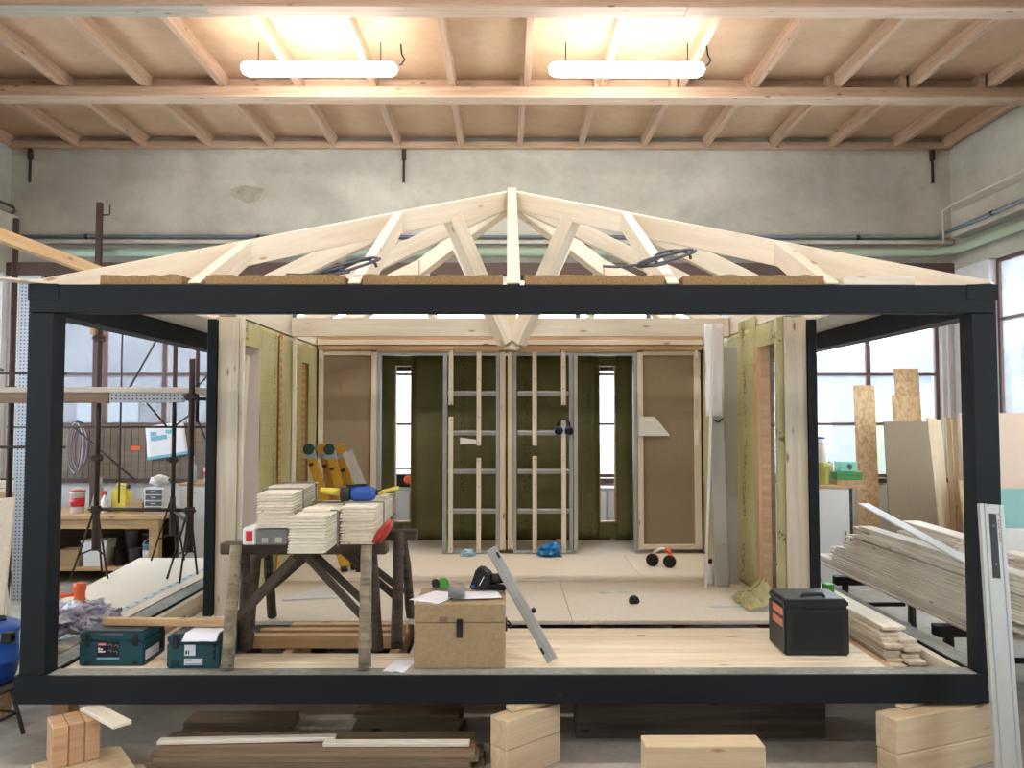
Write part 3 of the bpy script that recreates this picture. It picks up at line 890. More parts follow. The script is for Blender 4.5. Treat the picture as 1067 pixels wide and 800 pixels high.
# --- hipped roof frame
ZE, HALF = 2.783, 2.81
YC, ZT = 4.55 + HALF, 4.16
rf = thing('hipped_roof_frame', 'pale spruce hipped roof skeleton on the dark frame', 'roof frame', (CX0, YC, ZE))
SL = (ZT - ZE) / HALF
def rafter(nm, e, t, w, dv, ext=0.0, mat='pine_new', back=0.0):
    """wedge-footed rafter; e, t: eave and upper ends of its top edge in roof coordinates (origin below the apex at eaves level)"""
    e, t = Vector(e), Vector(t)
    h = Vector((t.x - e.x, t.y - e.y, 0)); L = h.length; hd = h.normalized()
    sl = (t.z - e.z) / L
    sA = min(dv / sl, L * .9)
    z0 = e.z
    poly = [(-ext, z0 + .012 - ext * .0), (-ext, z0), (sA, z0), (L, t.z - dv), (L, t.z), (.01, z0 + .016)]
    x = Vector((L, 0, t.z - e.z)).normalized()
    g = G().prism([((p[0]) * x.x + (p[1] - e.z) * x.z, -(p[0]) * x.z + (p[1] - e.z) * x.x) for p in poly], 'xz', -w / 2, w / 2)
    if back:
        Lt = (L * L + (t.z - e.z) ** 2) ** .5
        g.prism([(-w / 2, 0), (w / 2, 0), (0, back)], 'yz', .02, Lt)
    me = g.mesh(nm, mat, .003 if not back else .0015)
    o = bpy.data.objects.new(nm, me); COL.objects.link(o)
    X = (hd * x.x + Vector((0, 0, 1)) * x.z); Yv = Vector((0, 0, 1)).cross(hd); Z = X.cross(Yv)
    mt = Matrix((X, Yv, Z)).transposed().to_4x4(); mt.translation = e
    o.parent = rf; o.matrix_basis = mt
    return o
H = ZT - ZE
for sx in (-1, 1):
    for sy in (-1, 1):
        rafter('hip_rafter', (sx * HALF, sy * HALF, 0), (sx * .03, sy * .03, H - .025), .095, .17, .2 if (sx, sy) == (-1, -1) else 0, back=.0165)
for k in (-1, 1):
    rafter('common_rafter', (0, k * HALF, 0), (0, k * .05, H + .012), .08, .16)
    rafter('common_rafter', (k * HALF, 0, 0), (k * .05, 0, H - .02), .07, .16)
    for s_ in (-1.87, -.935, .935, 1.87):
        run = HALF - abs(s_)
        zt = run * SL
        rafter('jack_rafter', (s_, k * HALF, 0), (s_, k * (HALF - run + .05), zt - .02 + .012), .07, .16)
        rafter('jack_rafter', (k * HALF, s_, 0), (k * (HALF - run + .05), s_, zt - .02), .07, .16)
beam('king_post', (0, 0, -.06), (0, 0, H - .06), .09, .09, 'pine_new', rf, up=(0, 1, 0))
G().lathe([(.05, -.15), (.085, -.145), (.085, -.115), (.06, -.105), (.06, -.06)], n=8).obj('post_foot', 'pine', rf)
for sx in (-1, 1):
    for sy in (-1, 1):
        a = Vector((sx * .05, sy * .05, -.07)); b = Vector((sx * .53, sy * .53, H * .79 - .1))
        beam('strut', a, b, .11, .15, 'pine_new', rf)
beam('tie_beam', (-2.06, -.02, .065), (-.05, -.02, .065), .07, .175, 'pine_new', rf)
beam('tie_beam', (.05, -.02, .065), (2.04, -.02, .065), .07, .175, 'pine_new', rf)
# webbing straps hung on two rafters
def strap(x, y, z, label, seed):
    pts = []
    g = G()
    for k in range(3):
        pts = []
        for i in range(15):
            a = i / 14 * PI * (1.2 + .25 * k)
            pts.append((x + .11 * math.cos(a) * (1 + .3 * k) - .02 * k, y - .075 - .012 * k - .02 * math.sin(a * 2), z + .05 * math.sin(a + k) + .02 * noise.noise(Vector((i, k, seed)))))
        g.path(pts, .009, 6)
    g.path([(x - .08, y - .08, z), (x - .2, y - .1, z - .04), (x - .33, y - .11, z - .055), (x - .42, y - .1, z - .05)], .008, 6)
    tag(g.obj('webbing_strap', 'strap'), label, 'strap')
strap(.98, 4.72, 2.95, 'grey webbing strap looped over a rafter foot past the centre', 1)
strap(-.9, 4.72, 2.90, 'dark webbing strap lying by a rafter foot before the centre', 5)
# ================================================================== ON THE PORCH
# --- two old log trestles
def log(name, p0, p1, r, mat, parent, seed=0):
    p0, p1 = Vector(p0), Vector(p1)
    pts, rr = [], []
    for i in range(9):
        u = i / 8
        pts.append(p0.lerp(p1, u) + Vector((.006 * noise.noise(Vector((u * 4, seed, 1))), .006 * noise.noise(Vector((u * 4, seed, 5))), 0)))
        rr.append(r * (1.04 - .12 * u) * (1 + .1 * noise.noise(Vector((u * 6, seed, 9)))))
    return G().path(pts, rr, 9).obj(name, mat, parent)
def trestle(x0, x1, y, zt, fy, ry, zf, zr, label, mats, seed):
    t = thing('log_trestle', label, 'trestle', (0, 0, 0), 0, 'log trestles')
    mt, md = mats
    xm = (x0 + x1) / 2
    beam('top_beam', (x0, y, zt - .035), (x1, y, zt - .035), .09, .07, md, t, bevel=.008)
    a, b = x0 + .115, x1 - .115
    for x, s_ in ((a, -1), (b, 1)):
        log('leg', (x + s_ * .012, fy, zf), (x, y - .085, zt - .006), .037, mt, t, seed + x)
        log('leg', (x + s_ * .03, ry, zr), (x, y + .085, zt - .02), .033, md, t, seed + x + 3)
        beam('cleat', (x, y - .12, zt - .16), (x, y + .12, zt - .16), .025, .06, md, t)
    for yy, q in ((y - .065, 0), (y + .075, .02)):
        beam('brace', (xm - .05, yy, zt - .08), (a - .01, yy - (.04 if yy < y else -.06), zt - .45), .022, .045, md, t)
        beam('brace', (xm + .03, yy, zt - .08), (b + .01, yy - (.04 if yy < y else -.06), zt - .45), .022, .045, md, t)
    return t
trestle(-1.74, -.735, 4.80, 1.245, 4.625, 4.985, .548, .545, 'weathered log trestle standing on the dark beam under the cream boards, front one', ('weathered', 'darkwood'), 1)
trestle(-1.78, -.615, 5.33, 1.245, 5.085, 5.68, .52, .58, 'darker log trestle behind the front one, partly on the chipboard floor', ('darkwood', 'darkwood'), 9)

# --- grey case and three strapped bundles of cladding boards
t = thing('grey_case', 'flat grey plastic case with white end and red label under a board bundle', 'case', (-1.44, 4.97, 1.247))
G().box(-.055, .13, -.3, .28, 0, .098).obj('body', 'tape', t, .006)
G().box(-.135, -.056, -.305, .285, 0, .1).obj('white_end', 'whitegloss', t, .008)
G().box(-.112, -.075, -.308, -.3045, .022, .082).obj('red_label', 'redlabel', t)
for x in (0, .08):
    G().box(x - .02, x + .02, -.308, -.2995, .012, .045).obj('latch', 'greywhite', t, .002)

def board_mesh(L):
    poly = [(-.105, .001), (.09, .001), (.105, .006), (.112, .013), (.098, .0165), (-.085, .0165), (-.105, .011)]
    return G().prism(poly, 'xz', -L / 2, L / 2).mesh('cladding_board', 'cladding', .0012)
# grain runs along local X of the material: lay the boards with their length on X
def board_mesh_x(L):
    poly = [(-.105, .001), (.09, .001), (.105, .006), (.112, .013), (.098, .0165), (-.085, .0165), (-.105, .011)]
    return G().prism([(-u, v) for u, v in poly], 'yz', -L / 2, L / 2).mesh('cladding_board', 'cladding', .0012)
def bundle(x, y, z, L, n, rz, label, group):
    me = board_mesh_x(L)
    for i in range(n):
        o = bpy.data.objects.new('cladding_board', me); COL.objects.link(o)
        o.location = (x + random.uniform(-.002, .002) + (.004 if i % 4 == 3 else 0), y + random.uniform(-.004, .004), z + i * .0172)
        o.rotation_euler = (0, 0, PI / 2 + rz)
        tag(o, label, 'board', group)
    zt = z + n * .0172
    for k, dy in enumerate((-L * .24, L * .3)):
        c, s_ = math.cos(rz), math.sin(rz)
        def W(u): return (x + u * c - dy * s_, y + u * s_ + dy * c)
        g = G()
        a, b = W(-.122), W(.126)
        pts = [(a[0], a[1], z + .004), (a[0], a[1], zt + .006), (b[0], b[1], zt + .006), (b[0], b[1], z + .004)]
        for p, q in zip(pts, pts[1:]):
            g.bar(p, q, .009, .004, (s_, c, .2))
        tag(g.obj('packing_strap', 'tape'), 'grey packing strap across the ' + group + (', near end' if k == 0 else ', far end'), 'strap')
    return zt
zl = bundle(-1.41, 5.06, 1.349, .82, 12, R(4), 'cream cladding board of the strapped bundle on the grey case', 'strapped bundle on the grey case')
zm = bundle(-1.125, 4.79, 1.2475, .84, 12, R(1), 'cream cladding board of the lowest bundle, jutting out over the front trestle', 'middle strapped bundle jutting forward')
zr = bundle(-.905, 5.09, 1.2475, .82, 13, R(1), 'cream cladding board of the bundle under the blue hand tool', 'strapped bundle under the blue tool')
for x, y, z, l in ((-1.42, 4.95, zl + .001, 'short cream board piece on top of the bundle above the grey case'), (-1.12, 4.62, zm + .001, 'short cream board piece on top of the jutting bundle'), (-.89, 5.24, zr + .001, 'short cream board piece behind the blue hand tool')):
    o = G().prism([(-.07, 0), (.08, 0), (.085, .01), (.07, .018), (-.07, .018)], 'xz', -.07, .07).obj('board_piece', 'cladding', bevel=.001, origin=(0, 0, 0))
    o.location = (x, y, z); tag(o, l, 'board')

# --- blue hand tool with yellow rod
t = thing('caulking_gun', 'blue hand tool with pale yellow nozzle and rod lying on the cream boards', 'tool', (-.915, 4.93, zr + .003), R(6))
g = G().lathe([(.02, -.075), (.042, -.07), (.05, -.03), (.05, .045), (.036, .075), (.02, .082)], (0, 0, .05), 18, axis='x')
g.obj('body', 'blue', t)
G().lathe([(.012, -.02), (.045, -.015), (.052, 0), (.052, .03), (.04, .045)], (-.12, 0, .05), 18, axis='x').obj('collar', 'black', t)
G().tube((-.13, 0, .058), (-.26, 0, .075), .026, .017, 12).obj('nozzle', 'yellow', t)
G().tube((.08, 0, .05), (.225, .02, .085), .013, .011, 10).obj('rod', 'yellow', t)
G().prism([(-.11, .09), (.02, .1), (.03, .115), (-.1, .108)], 'xz', -.014, .014).obj('trigger', 'black', t, .003)
G().tube((.06, 0, .05), (.12, .012, .06), .02, .016, 12).obj('grip', 'black', t)
# --- red pliers-like handle
t = thing('pliers', 'red-handled pliers leaning at the end of the front trestle', 'pliers', (-.765, 4.69, 1.247), R(0))
G().path([(-.035, 0, .012), (-.015, -.003, .05), (.03, 0, .11), (.065, .004, .15)], [.016, .02, .018, .009], 8).obj('handle', 'red', t)
G().path([(-.01, .012, .012), (.02, .012, .05), (.052, .01, .1), (.068, .006, .148)], [.015, .018, .016, .009], 8).obj('handle', 'red', t)
G().tube((.062, .005, .145), (.088, .006, .185), .011, .005, 8).obj('jaw', 'steel', t)

# --- folded ladder against the side wall
t = thing('folding_ladder', 'folded yellow multi-hinge ladder leaning at the membrane wall behind the bundles', 'ladder', (-1.43, 7.45, .562))
for k, (bx_, tx_, yy, mt_) in enumerate(((-.10, -.44, -.05, 'green'), (-.03, -.34, .05, None), (.04, -.245, -.06, 'green'), (.10, -.165, .04, None))):
    beam('rail', (bx_, yy, .03), (tx_, yy, 1.10), .03, .085, 'ladder', t, up=(1, 0, 0), bevel=.004)
    G().tube((bx_ - .005, yy, 0), (bx_ - .012, yy, .05), .032, .034, 10).obj('rubber_foot', 'black', t)
    G().tube((tx_ - .01, yy - .03, 1.14), (tx_ - .01, yy + .03, 1.14), .052, n=20).obj('hinge', 'darkgreen' if mt_ else 'ladder', t)
    G().prism([(tx_ - .055, 1.05), (tx_ + .06, 1.05), (tx_ + .035, 1.17), (tx_ - .05, 1.16)], 'xz', yy - .02, yy + .02).obj('hinge_plate', 'galv', t, .003)
    G().tube((tx_ + .02, yy - .075, 1.0 - .02 * k), (tx_ + .03, yy + .06, 1.0 - .02 * k), .014, n=8).obj('locking_pin', 'black', t)
    for z in (.3, .58, .86):
        u = (z - .03) / 1.07
        G().tube((bx_ + (tx_ - bx_) * u, yy, z), (bx_ + (tx_ - bx_) * u, yy + .11, z), .013, n=8).obj('rung', 'alu', t)
G().bar((.17, -.06, .5), (-.09, -.06, 1.12), .004, .1, (1, 0, 0)).obj('side_sleeve', 'clear', t)

# --- wooden chest and what lies on it
t = thing('wooden_chest', 'brown plywood chest with black latch standing on the deck edge', 'chest', (-.288, 4.88, .529))
W_, D_, H_ = .268, .22, .375
G().box(-W_, W_, -D_, D_, 0, .262).obj('body', 'mdf_warm', t, .004)
G().box(-W_, W_, -D_, D_, .265, H_).obj('lid', 'mdf_warm', t, .004)
lt = G().box(-.018, .018, -D_ - .012, -D_ - .001, .18, .29).obj('latch', 'black', t, .004)
G().box(-.012, .012, -D_ - .02, -D_ - .012, .25, .285).obj('clasp', 'blackrubber', lt, .003)
hb = G().box(W_ + .001, W_ + .012, -.06, .06, .17, .23).obj('side_handle', 'black', t, .004)
G().path([(W_ + .012, -.045, .21), (W_ + .03, -.04, .19), (W_ + .03, .04, .19), (W_ + .012, .045, .21)], .007, 8).obj('bail', 'blackrubber', hb)
G().box(-.12, -.07, -D_ - .0015, -D_ - .0003, .268, .30).obj('stain', 'brownwood', t)
ZC_ = .529 + H_ + .001
def paper(x, y, z, w, d, rz, label, curl=.01, seed=0, hang=0):
    c, s_ = math.cos(rz), math.sin(rz)
    def f(u, v):
        a, b = (u - .5) * w, (v - .5) * d
        zz = z + .002 + curl * abs(noise.noise(Vector((u * 2.3, v * 2.3, seed)))) * (1.2 - v)
        if hang and v < hang: zz -= (hang - v) * d * .55; b = (hang - .5) * d - (hang - v) * d * .8
        return (x + a * c - b * s_, y + a * s_ + b * c, zz)
    o = G().sheet(f, 16, 16, .0012).obj('paper_sheet', 'paper')
    return tag(o, label, 'paper', 'loose paper sheets')
paper(-.44, 4.83, ZC_, .21, .29, R(-28), 'white paper sheet on the chest beside the tape roll, jutting over the corner', .006, 1)
paper(-.20, 4.84, ZC_ + .0095, .29, .2, R(8), 'white paper sheet on the chest under the black power tool', .004, 2)
t = thing('tape_roll', 'grey adhesive tape roll standing flat on the papers on the chest', 'tape', (-.312, 4.765, ZC_ + .0185))
G().lathe([(.038, 0), (.052, 0), (.052, .068), (.038, .068), (.038, 0)], (0, 0, 0), 28).obj('roll', 'tape', t)
G().lathe([(.035, .002), (.0375, .002), (.0375, .066), (.035, .066), (.035, .002)], (0, 0, 0), 28).obj('core', 'card', t)
t = thing('tape_measure', 'green and black tape measure at the back of the chest', 'tape measure', (-.42, 5.04, ZC_ + .0105), R(10))
G().prism([(-.035, 0), (.035, 0), (.04, .02), (.035, .05), (.01, .062), (-.02, .06), (-.038, .04)], 'xz', -.02, .02).obj('body', 'green', t, .006, 2)
G().tube((-.045, -.024, .03), (-.045, .024, .03), .026, n=16).obj('side_cap', 'black', t)
t = thing('power_tool', 'black cordless power tool with a sloped nose lying on the chest', 'power tool', (-.14, 4.98, ZC_ + .0185), R(-14))
G().prism([(-.1, 0), (.02, 0), (.04, .06), (.02, .105), (-.035, .14), (-.055, .13)], 'xz', -.055, .055).obj('body', 'black', t, .01, 2)
G().tube((.02, 0, .06), (.12, 0, .075), .034, .03, 14).obj('motor', 'black', t)
G().prism([(-.01, .0), (.13, -.0), (.13, .025), (0, .03)], 'xz', -.04, .04).obj('shoe', 'blackrubber', t, .004)
G().box(-.082, -.062, -.057, -.054, .015, .03).obj('blue_badge', 'blue', t)
G().bar((-.03, -.0565, .03), (.0, -.0565, .085), .004, .012, (0, -1, 0)).obj('print', 'paper', t)
# --- aluminium guide rail leaning on the chest
t = thing('guide_rail', 'aluminium guide rail leaning against the wooden chest', 'rail', (.262, 4.735, .529))
d1 = Vector((-.372, .215, .63))
st = Vector((0, 0, .022))
beam('profile', st, st + d1, .07, .012, 'alu', t, up=(0, -1, 0), bevel=.002)
x_, y_, z_ = frame_axes(d1, (0, -1, 0))
for k in (-.022, .004, .024):
    beam('rib', st + y_ * k + z_ * .009, st + d1 + y_ * k + z_ * .009, .006, .006, 'galv', t, up=(0, -1, 0), bevel=0)
for u, s2 in ((.1, .025), (.92, -.02)):
    p = st + d1 * u + y_ * s2 + z_ * .012
    beam('end_clip', p - x_ * .02, p + x_ * .02, .014, .012, 'black', t, up=(0, -1, 0))
p = st + d1 * .4 - y_ * .045
G().ball(p, (.018, .014, .02), 1).obj('clamp_knob', 'black', t)

paper(-.64, 4.71, .5285, .13, .24, R(-14), 'white paper sheet lying on the dark beam between trestle and chest', .008, 4)

# --- teal tool cases
def tool_case(label, w, d, h, loc, rz, front):
    t = thing('tool_case', label, 'tool case', loc, rz, 'teal tool cases')
    G().box(-w / 2, w / 2, -d / 2, d / 2, 0, h * .72).obj('body', 'teal', t, .008, 2)
    G().box(-w / 2, w / 2, -d / 2, d / 2, h * .725, h - .012).obj('lid', 'teal', t, .008, 2)
    G().box(-w / 2 + .02, w / 2 - .02, -d / 2 + .02, d / 2 - .02, h - .012, h).obj('lid_tray', 'greytop', t, .004)
    return t
tc = tool_case('wide teal tool case with black sticker, at the foot of the dark corner post', .387, .29, .205, (-2.357, 4.862, .529), 0, 'x')
for sx in (-1, 1):
    G().box(sx * .14 - .016, sx * .14 + .016, -.152, -.1445, .115, .19).obj('latch', 'black', tc, .004)
    G().box(sx * .14 - .016, sx * .14 + .016, -.15, -.1445, .008, .03).obj('foot_slot', 'tealdark', tc, .002)
G().prism([(-.075, .193), (-.065, .175), (.065, .175), (.075, .193)], 'xz', -.151, -.1445).obj('grip_recess', 'greytop', tc, .003)
stk = G().box(-.083, .045, -.1475, -.1445, .052, .142).obj('sticker', 'black', tc)
G().box(-.079, -.034, -.1482, -.1472, .118, .137).obj('red_field', 'redlabel', stk)
lettering('makita', .0165, 'paper', stk, (-.0565, -.1487, .1275), (PI / 2, 0, 0))
for x0, x1, z0, z1 in ((-.078, -.066, .092, .108), (-.063, -.052, .092, .104), (-.078, -.036, .08, .088)):
    G().box(x0, x1, -.1482, -.1472, z0, z1).obj('print', 'paper', stk)
for i, (x, z) in enumerate(((-.008, .12), (.028, .115), (-.01, .085), (.024, .08))):
    G().path([(x - .012, -.148, z), (x, -.148, z + .009), (x + .011, -.148, z + .003), (x + .008, -.148, z - .009)], .0022, 5).obj('pictogram', 'tape', stk)
G().box(-.085, .046, -.1478, -.1446, .038, .05).obj('blue_strip', 'bluelabel', tc)
G().prism([(-.13, .03), (.05, .03), (.05, .085), (-.13, .085)], 'yz', .1938, .1955).obj('side_label', 'paper', tc)
G().box(.1938, .2, .07, .115, .04, .18).obj('side_latch', 'black', tc, .003)
td = tool_case('narrow teal tool case end-on with two white labels and paper on its lid', .315, .39, .2, (-1.852, 4.862, .529), 0, 'y')
G().box(-.125, -.09, -.2, -.1945, .115, .185).obj('latch', 'black', td, .004)
G().box(-.13, -.09, -.2, -.1945, .012, .045).obj('foot_slot', 'tealdark', td, .002)
for z in (.05, .085, .12):
    G().box(.115, .13, -.2, -.1945, z, z + .025).obj('hinge_slot', 'black', td, .002)
lb = G().box(-.052, .012, -.1975, -.1945, .075, .137).obj('type_label', 'paper', td)
G().box(-.046, -.034, -.1982, -.1972, .083, .105).obj('print', 'strap', lb)
G().box(-.03, -.022, -.1982, -.1972, .083, .105).obj('print', 'strap', lb)
lb = G().box(-.052, .055, -.1975, -.1945, .02, .058).obj('address_label', 'paper', td)
G().box(-.047, -.006, -.1982, -.1972, .046, .053).obj('print', 'black', lb)
G().box(-.046, .049, -.1982, -.1972, .024, .028).obj('print', 'strap', lb)
paper(-1.80, 4.735, .731, .2, .27, 0, 'white paper sheet hanging over the lid of the narrow teal case', .004, 6, .225)
o = G().box(-1.775, -1.705, 4.95, 5.03, .7305, .775).obj('battery_pack', 'black', bevel=.006)
tag(o, 'small black battery block on the narrow teal case', 'battery')
o = beam('wood_lath', (-2.46, 4.83, .762), (-1.715, 4.80, .762), .05, .042, 'bench')
tag(o, 'pale wooden lath laid across both teal tool cases', 'lath')

# --- dark tool case
t = thing('tool_case', 'big anthracite tool case with salmon stickers at the end of the deck', 'tool case', (1.915, 5.06, .529), R(-1))
G().box(-.2, .2, -.16, .16, 0, .29).obj('body', 'navy', t, .01, 2)
G().box(-.2, .2, -.16, .16, .293, .335).obj('lid', 'navy', t, .01, 2)
G().box(-.185, .185, -.145, .145, .335, .345).obj('lid_top', 'greytop', t, .004)
G().path([(-.07, -.1, .344), (-.06, -.1, .362), (.06, -.1, .362), (.07, -.1, .344)], .012, 8).obj('handle', 'black', t)
for z in (.235, .165):
    st_ = G().prism([(-.13, z), (.06, z), (.06, z + .045), (-.13, z + .045)], 'yz', -.203, -.1995).obj('sticker', 'salmon', t)
G().box(-.2035, -.1995, -.154, -.142, .02, .3).obj('corner_strip', 'greytop', t, .002)
G().box(-.06, .06, -.166, -.1595, .285, .32).obj('front_latch', 'black', t, .004)
G().box(-.16, .16, -.163, -.1595, .03, .26).obj('front_panel', 'black', t, .003)

# --- crumpled film bag, mallet, platform beside the house
pf = thing('work_platform', 'low chipboard platform with a perforated steel strip beside the house', 'platform', (-3.35, 6.8, 0))
G().prism([(-.15, -1.6), (.485, -1.6), (.485, 1.65), (-.6, 1.65)], 'xy', .48, .502).obj('top_sheet', 'chip_white', pf, .002)
G().box(.31, .37, -1.55, 1.6, .5022, .5045).obj('perforated_strip', 'dotstrip', pf)
for y in (-1.5, -.5, .5, 1.5):
    beam('joist', (-.12 - (.2 if y > 0 else 0), y, .42), (.47, y, .42), .06, .118, 'pine', pf)
for x, y in ((-.05, -1.5), (.4, -1.5), (-.3, 1.5), (.4, 1.5), (.4, 0), (-.2, .5)):
    G().box(x - .06, x + .06, y - .06, y + .06, 0, .358).obj('support_block', 'pine_warm', pf, .004)
beam('edge_timber', (.46, -1.55, .45), (.46, 1.6, .45), .045, .06, 'pine_warm', pf)
t = thing('mallet', 'red-orange mallet standing on its head on the chipboard platform', 'mallet', (-3.40, 6.28, .5035))
G().lathe([(.035, 0), (.047, .006), (.047, .06), (.041, .07), (.041, .12), (.047, .13), (.047, .182), (.036, .19)], (0, 0, 0), 20).obj('head', 'orange', t)
G().path([(-.04, 0, .095), (-.12, -.01, .092), (-.24, -.02, .088)], [.013, .017, .02], 10).obj('handle', 'orange', t)
G().path([(.0, -.046, .06), (.0, -.07, .02), (.02, -.2, .008), (.0, -.4, .008)], .006, 6).obj('wrist_cord', 'red', t)
g = G()
g.ball((0, 0, .085), (.22, .2, .09), 5, .6, 3)
for v_ in g.b.verts:
    q_ = v_.co * 13
    v_.co += v_.normal * 0 + Vector((0, 0, 1)) * .022 * (1 - 2 * abs(noise.noise(q_))) * (1 if v_.co.z > .03 else .2)
for k in range(8):
    a = k * .8
    g.path([(math.cos(a) * .12, math.sin(a) * .1, .15), (math.cos(a + .5) * .19, math.sin(a + .5) * .16, .11 + .03 * math.sin(k * 2)), (math.cos(a + .9) * .22, math.sin(a + .9) * .18, .05)], .010, 5)
o = g.obj('film_bag', 'silverbag', smooth=True, origin=(0, 0, -.01)); o.location = (-2.96, 5.4, .53)
o.rotation_euler = (0, 0, R(25))
tag(o, 'crumpled silvery lilac plastic bag beside the dark corner post', 'plastic bag')

# ================================================================== INSIDE THE ROOM
t = thing('panel_bundle', 'white wrapped panel leaning in the room corner beside the membrane wall', 'panel', (1.82, 6.75, .562))
beam('panel', (.0, 0, .0), (-.04, .02, 2.24), .12, .05, 'greywhite', t, up=(0, 1, 0))
def f(u, v):
    z = 1.45 + .80 * v
    a = u * 2 * PI
    return (-.035 + .08 * math.cos(a) * (1 + .1 * noise.noise(Vector((u * 3, v * 5, 1)))), .015 + .038 * math.sin(a), z)
G().sheet(f, 20, 14, .002).obj('film_wrap', 'whitegloss', t)
G().path([(-.06, -.03, 1.42), (-.02, -.035, 1.40), (.02, -.03, 1.43)], .008, 6).obj('tie', 'black', t)
o = beam('door_leaf', (1.935, 6.86, .562), (1.945, 6.88, 2.62), .13, .03, 'greywhite', up=(0, 1, 0)); tag(o, 'narrow grey-white board standing against the membrane wall', 'board')
o = beam('white_lath', (1.66, 6.66, .563), (1.765, 6.70, 2.80), .02, .03, 'white', up=(0, 1, 0)); tag(o, 'thin white lath leaning in front of the wrapped panel', 'lath')
t = thing('white_bottle', 'black and white spray bottle on the floor behind the thin lath', 'bottle', (1.745, 6.82, .562))
G().lathe([(.02, 0), (.03, .005), (.03, .12), (.012, .16), (.012, .18)], n=14).obj('body', 'whitegloss', t)
G().lathe([(.018, .18), (.018, .21), (.008, .22)], n=12).obj('cap', 'black', t)

t = thing('tape_measure', 'small black tape measure alone on the chipboard floor', 'tape measure', (.97, 6.12, .561), R(8))
G().prism([(-.038, 0), (.038, 0), (.04, .03), (.028, .058), (-.02, .06), (-.038, .04)], 'xz', -.022, .022).obj('body', 'black', t, .008, 2)
G().box(-.014, .018, -.01, .02, .0595, .064).obj('belt_clip', 'tape', t, .002)
G().box(.038, .045, -.01, .01, .006, .02).obj('hook', 'alu', t, .001)
t = thing('ear_defenders', 'orange and black ear defenders lying on the floor by the brown panel', 'ear defenders', (1.475, 7.62, .561), R(-20))
for x, c in ((-.085, 0), (.085, -.035)):
    cup = G().lathe([(.01, -.012), (.058, -.01), (.062, 0), (.06, .03), (.04, .045), (.01, .047)], (x, c, .062), 20, axis='y').obj('ear_cup', 'orange', t)
    G().lathe([(.01, -.022), (.055, -.02), (.062, -.011), (.06, -.002)], (x, c, .062), 20, axis='y').obj('cushion', 'blackrubber', t)
G().path([(-.085, .05, .07), (-.07, .06, .13), (0, .045, .17), (.07, .03, .16), (.085, .012, .08)], .013, 8).obj('headband', 'whitegloss', t)
G().path([(.03, .035, .165), (.075, .03, .15), (.09, .015, .1)], .02, 8).obj('band_pad', 'orange', t)
def crumple(name, mat, loc, r, seed, label, cat):
    o = G().ball((0, 0, r[2] * .75), r, 3, .75, seed).obj(name, mat, origin=(0, 0, 0)); o.location = loc
    return tag(o, label, cat)
crumple('film_bag', 'bluebag', (.43, 8.19, .566), (.11, .08, .07), 5, 'crumpled bright blue plastic bag at the foot of the metal studs', 'plastic bag')
crumple('film_bag', 'bluepale', (-.42, 8.2, .566), (.07, .05, .035), 8, 'small crumpled pale blue bag at the foot of the metal studs', 'plastic bag')
t = thing('ear_defenders', 'dark blue ear defenders hung over the top of a batten', 'ear defenders', (.584, 8.30, 1.86))
for x in (-.055, .055):
    G().lathe([(.01, -.03), (.042, -.028), (.048, -.012), (.048, .004), (.01, .006)], (x, -.012, .0), 16, axis='y').obj('ear_cup', 'blue', t)
    G().lathe([(.01, -.036), (.035, -.035), (.04, -.03)], (x, -.012, .0), 16, axis='y').obj('cushion', 'blackrubber', t)
G().path([(-.06, -.02, .03), (-.065, -.02, .08), (-.03, -.02, .118), (.03, -.02, .118), (.065, -.02, .08), (.06, -.02, .03)], .01, 8).obj('headband', 'black', t)
o = G().prism([(-.515, 1.715), (-.345, 1.725), (-.345, 1.765), (-.515, 1.79)], 'xz', 8.29, 8.312).obj('foam_strip', 'white', bevel=.003); tag(o, 'white foam strip wedged on the metal studs by the centre posts', 'foam strip')
o = G().prism([(1.385, 1.806), (1.715, 1.806), (1.55, 2.01), (1.385, 2.01)], 'xz', 8.30, 8.325).obj('panel_offcut', 'white', bevel=.002); tag(o, 'white slant-cut panel offcut fixed before the brown panel', 'offcut')

# ================================================================== IN FRONT AND UNDERNEATH
def block(x, y, z, L, w, h, rz, mat, label, group='support timbers under the frame'):
    mat = 'glulam' if mat in ('pine', 'pine_new') else mat
    o = G().box(-L / 2, L / 2, -w / 2, w / 2, 0, h).obj('support_timber', mat, bevel=.005, origin=(0, 0, 0))
    o.location = (x, y, z); o.rotation_euler = (0, 0, R(rz))
    return tag(o, label, 'timber block', group)
# under the corner beside the scaffold
block(-2.30, 4.33, 0, .44, .44, .11, 38, 'pine', 'wide pale timber block under the laminated pieces at the frame corner')
for i in range(3):
    block(-2.42 + .078 * (i - 1) * math.cos(R(38)), 4.44 + .078 * (i - 1) * math.sin(R(38)), .1115, .076, .2, .222, 38, 'pine_warm', ('brown upright block piece under the frame corner, first of three', 'brown upright block piece under the frame corner, middle of three', 'brown upright block piece under the frame corner, last of three')[i])
o = beam('wood_offcut', (-2.40, 4.56, .3465), (-2.08, 4.30, .3465), .1, .022, 'pine_new'); tag(o, 'thin pale offcut lying on the corner blocks, sticking out', 'offcut')
# middle
block(.10, 4.56, 0, .42, .14, .17, 42, 'pine_new', 'lower pale beam end under the middle of the frame')
block(.10, 4.56, .1715, .42, .14, .16, 42, 'pine_new', 'upper pale beam end under the middle of the frame')
block(.13, 4.60, .333, .3, .07, .027, 30, 'pine_new', 'thin shim block between frame and beam ends in the middle')
# loose big block
block(.965, 3.97, 0, .59, .14, .195, 0, 'pine_new', 'lower pale beam piece lying loose in front of the frame', 'loose beam pieces')
block(.965, 3.97, .1965, .59, .14, .195, 0, 'pine_new', 'upper pale beam piece with a knot lying loose in front of the frame', 'loose beam pieces')
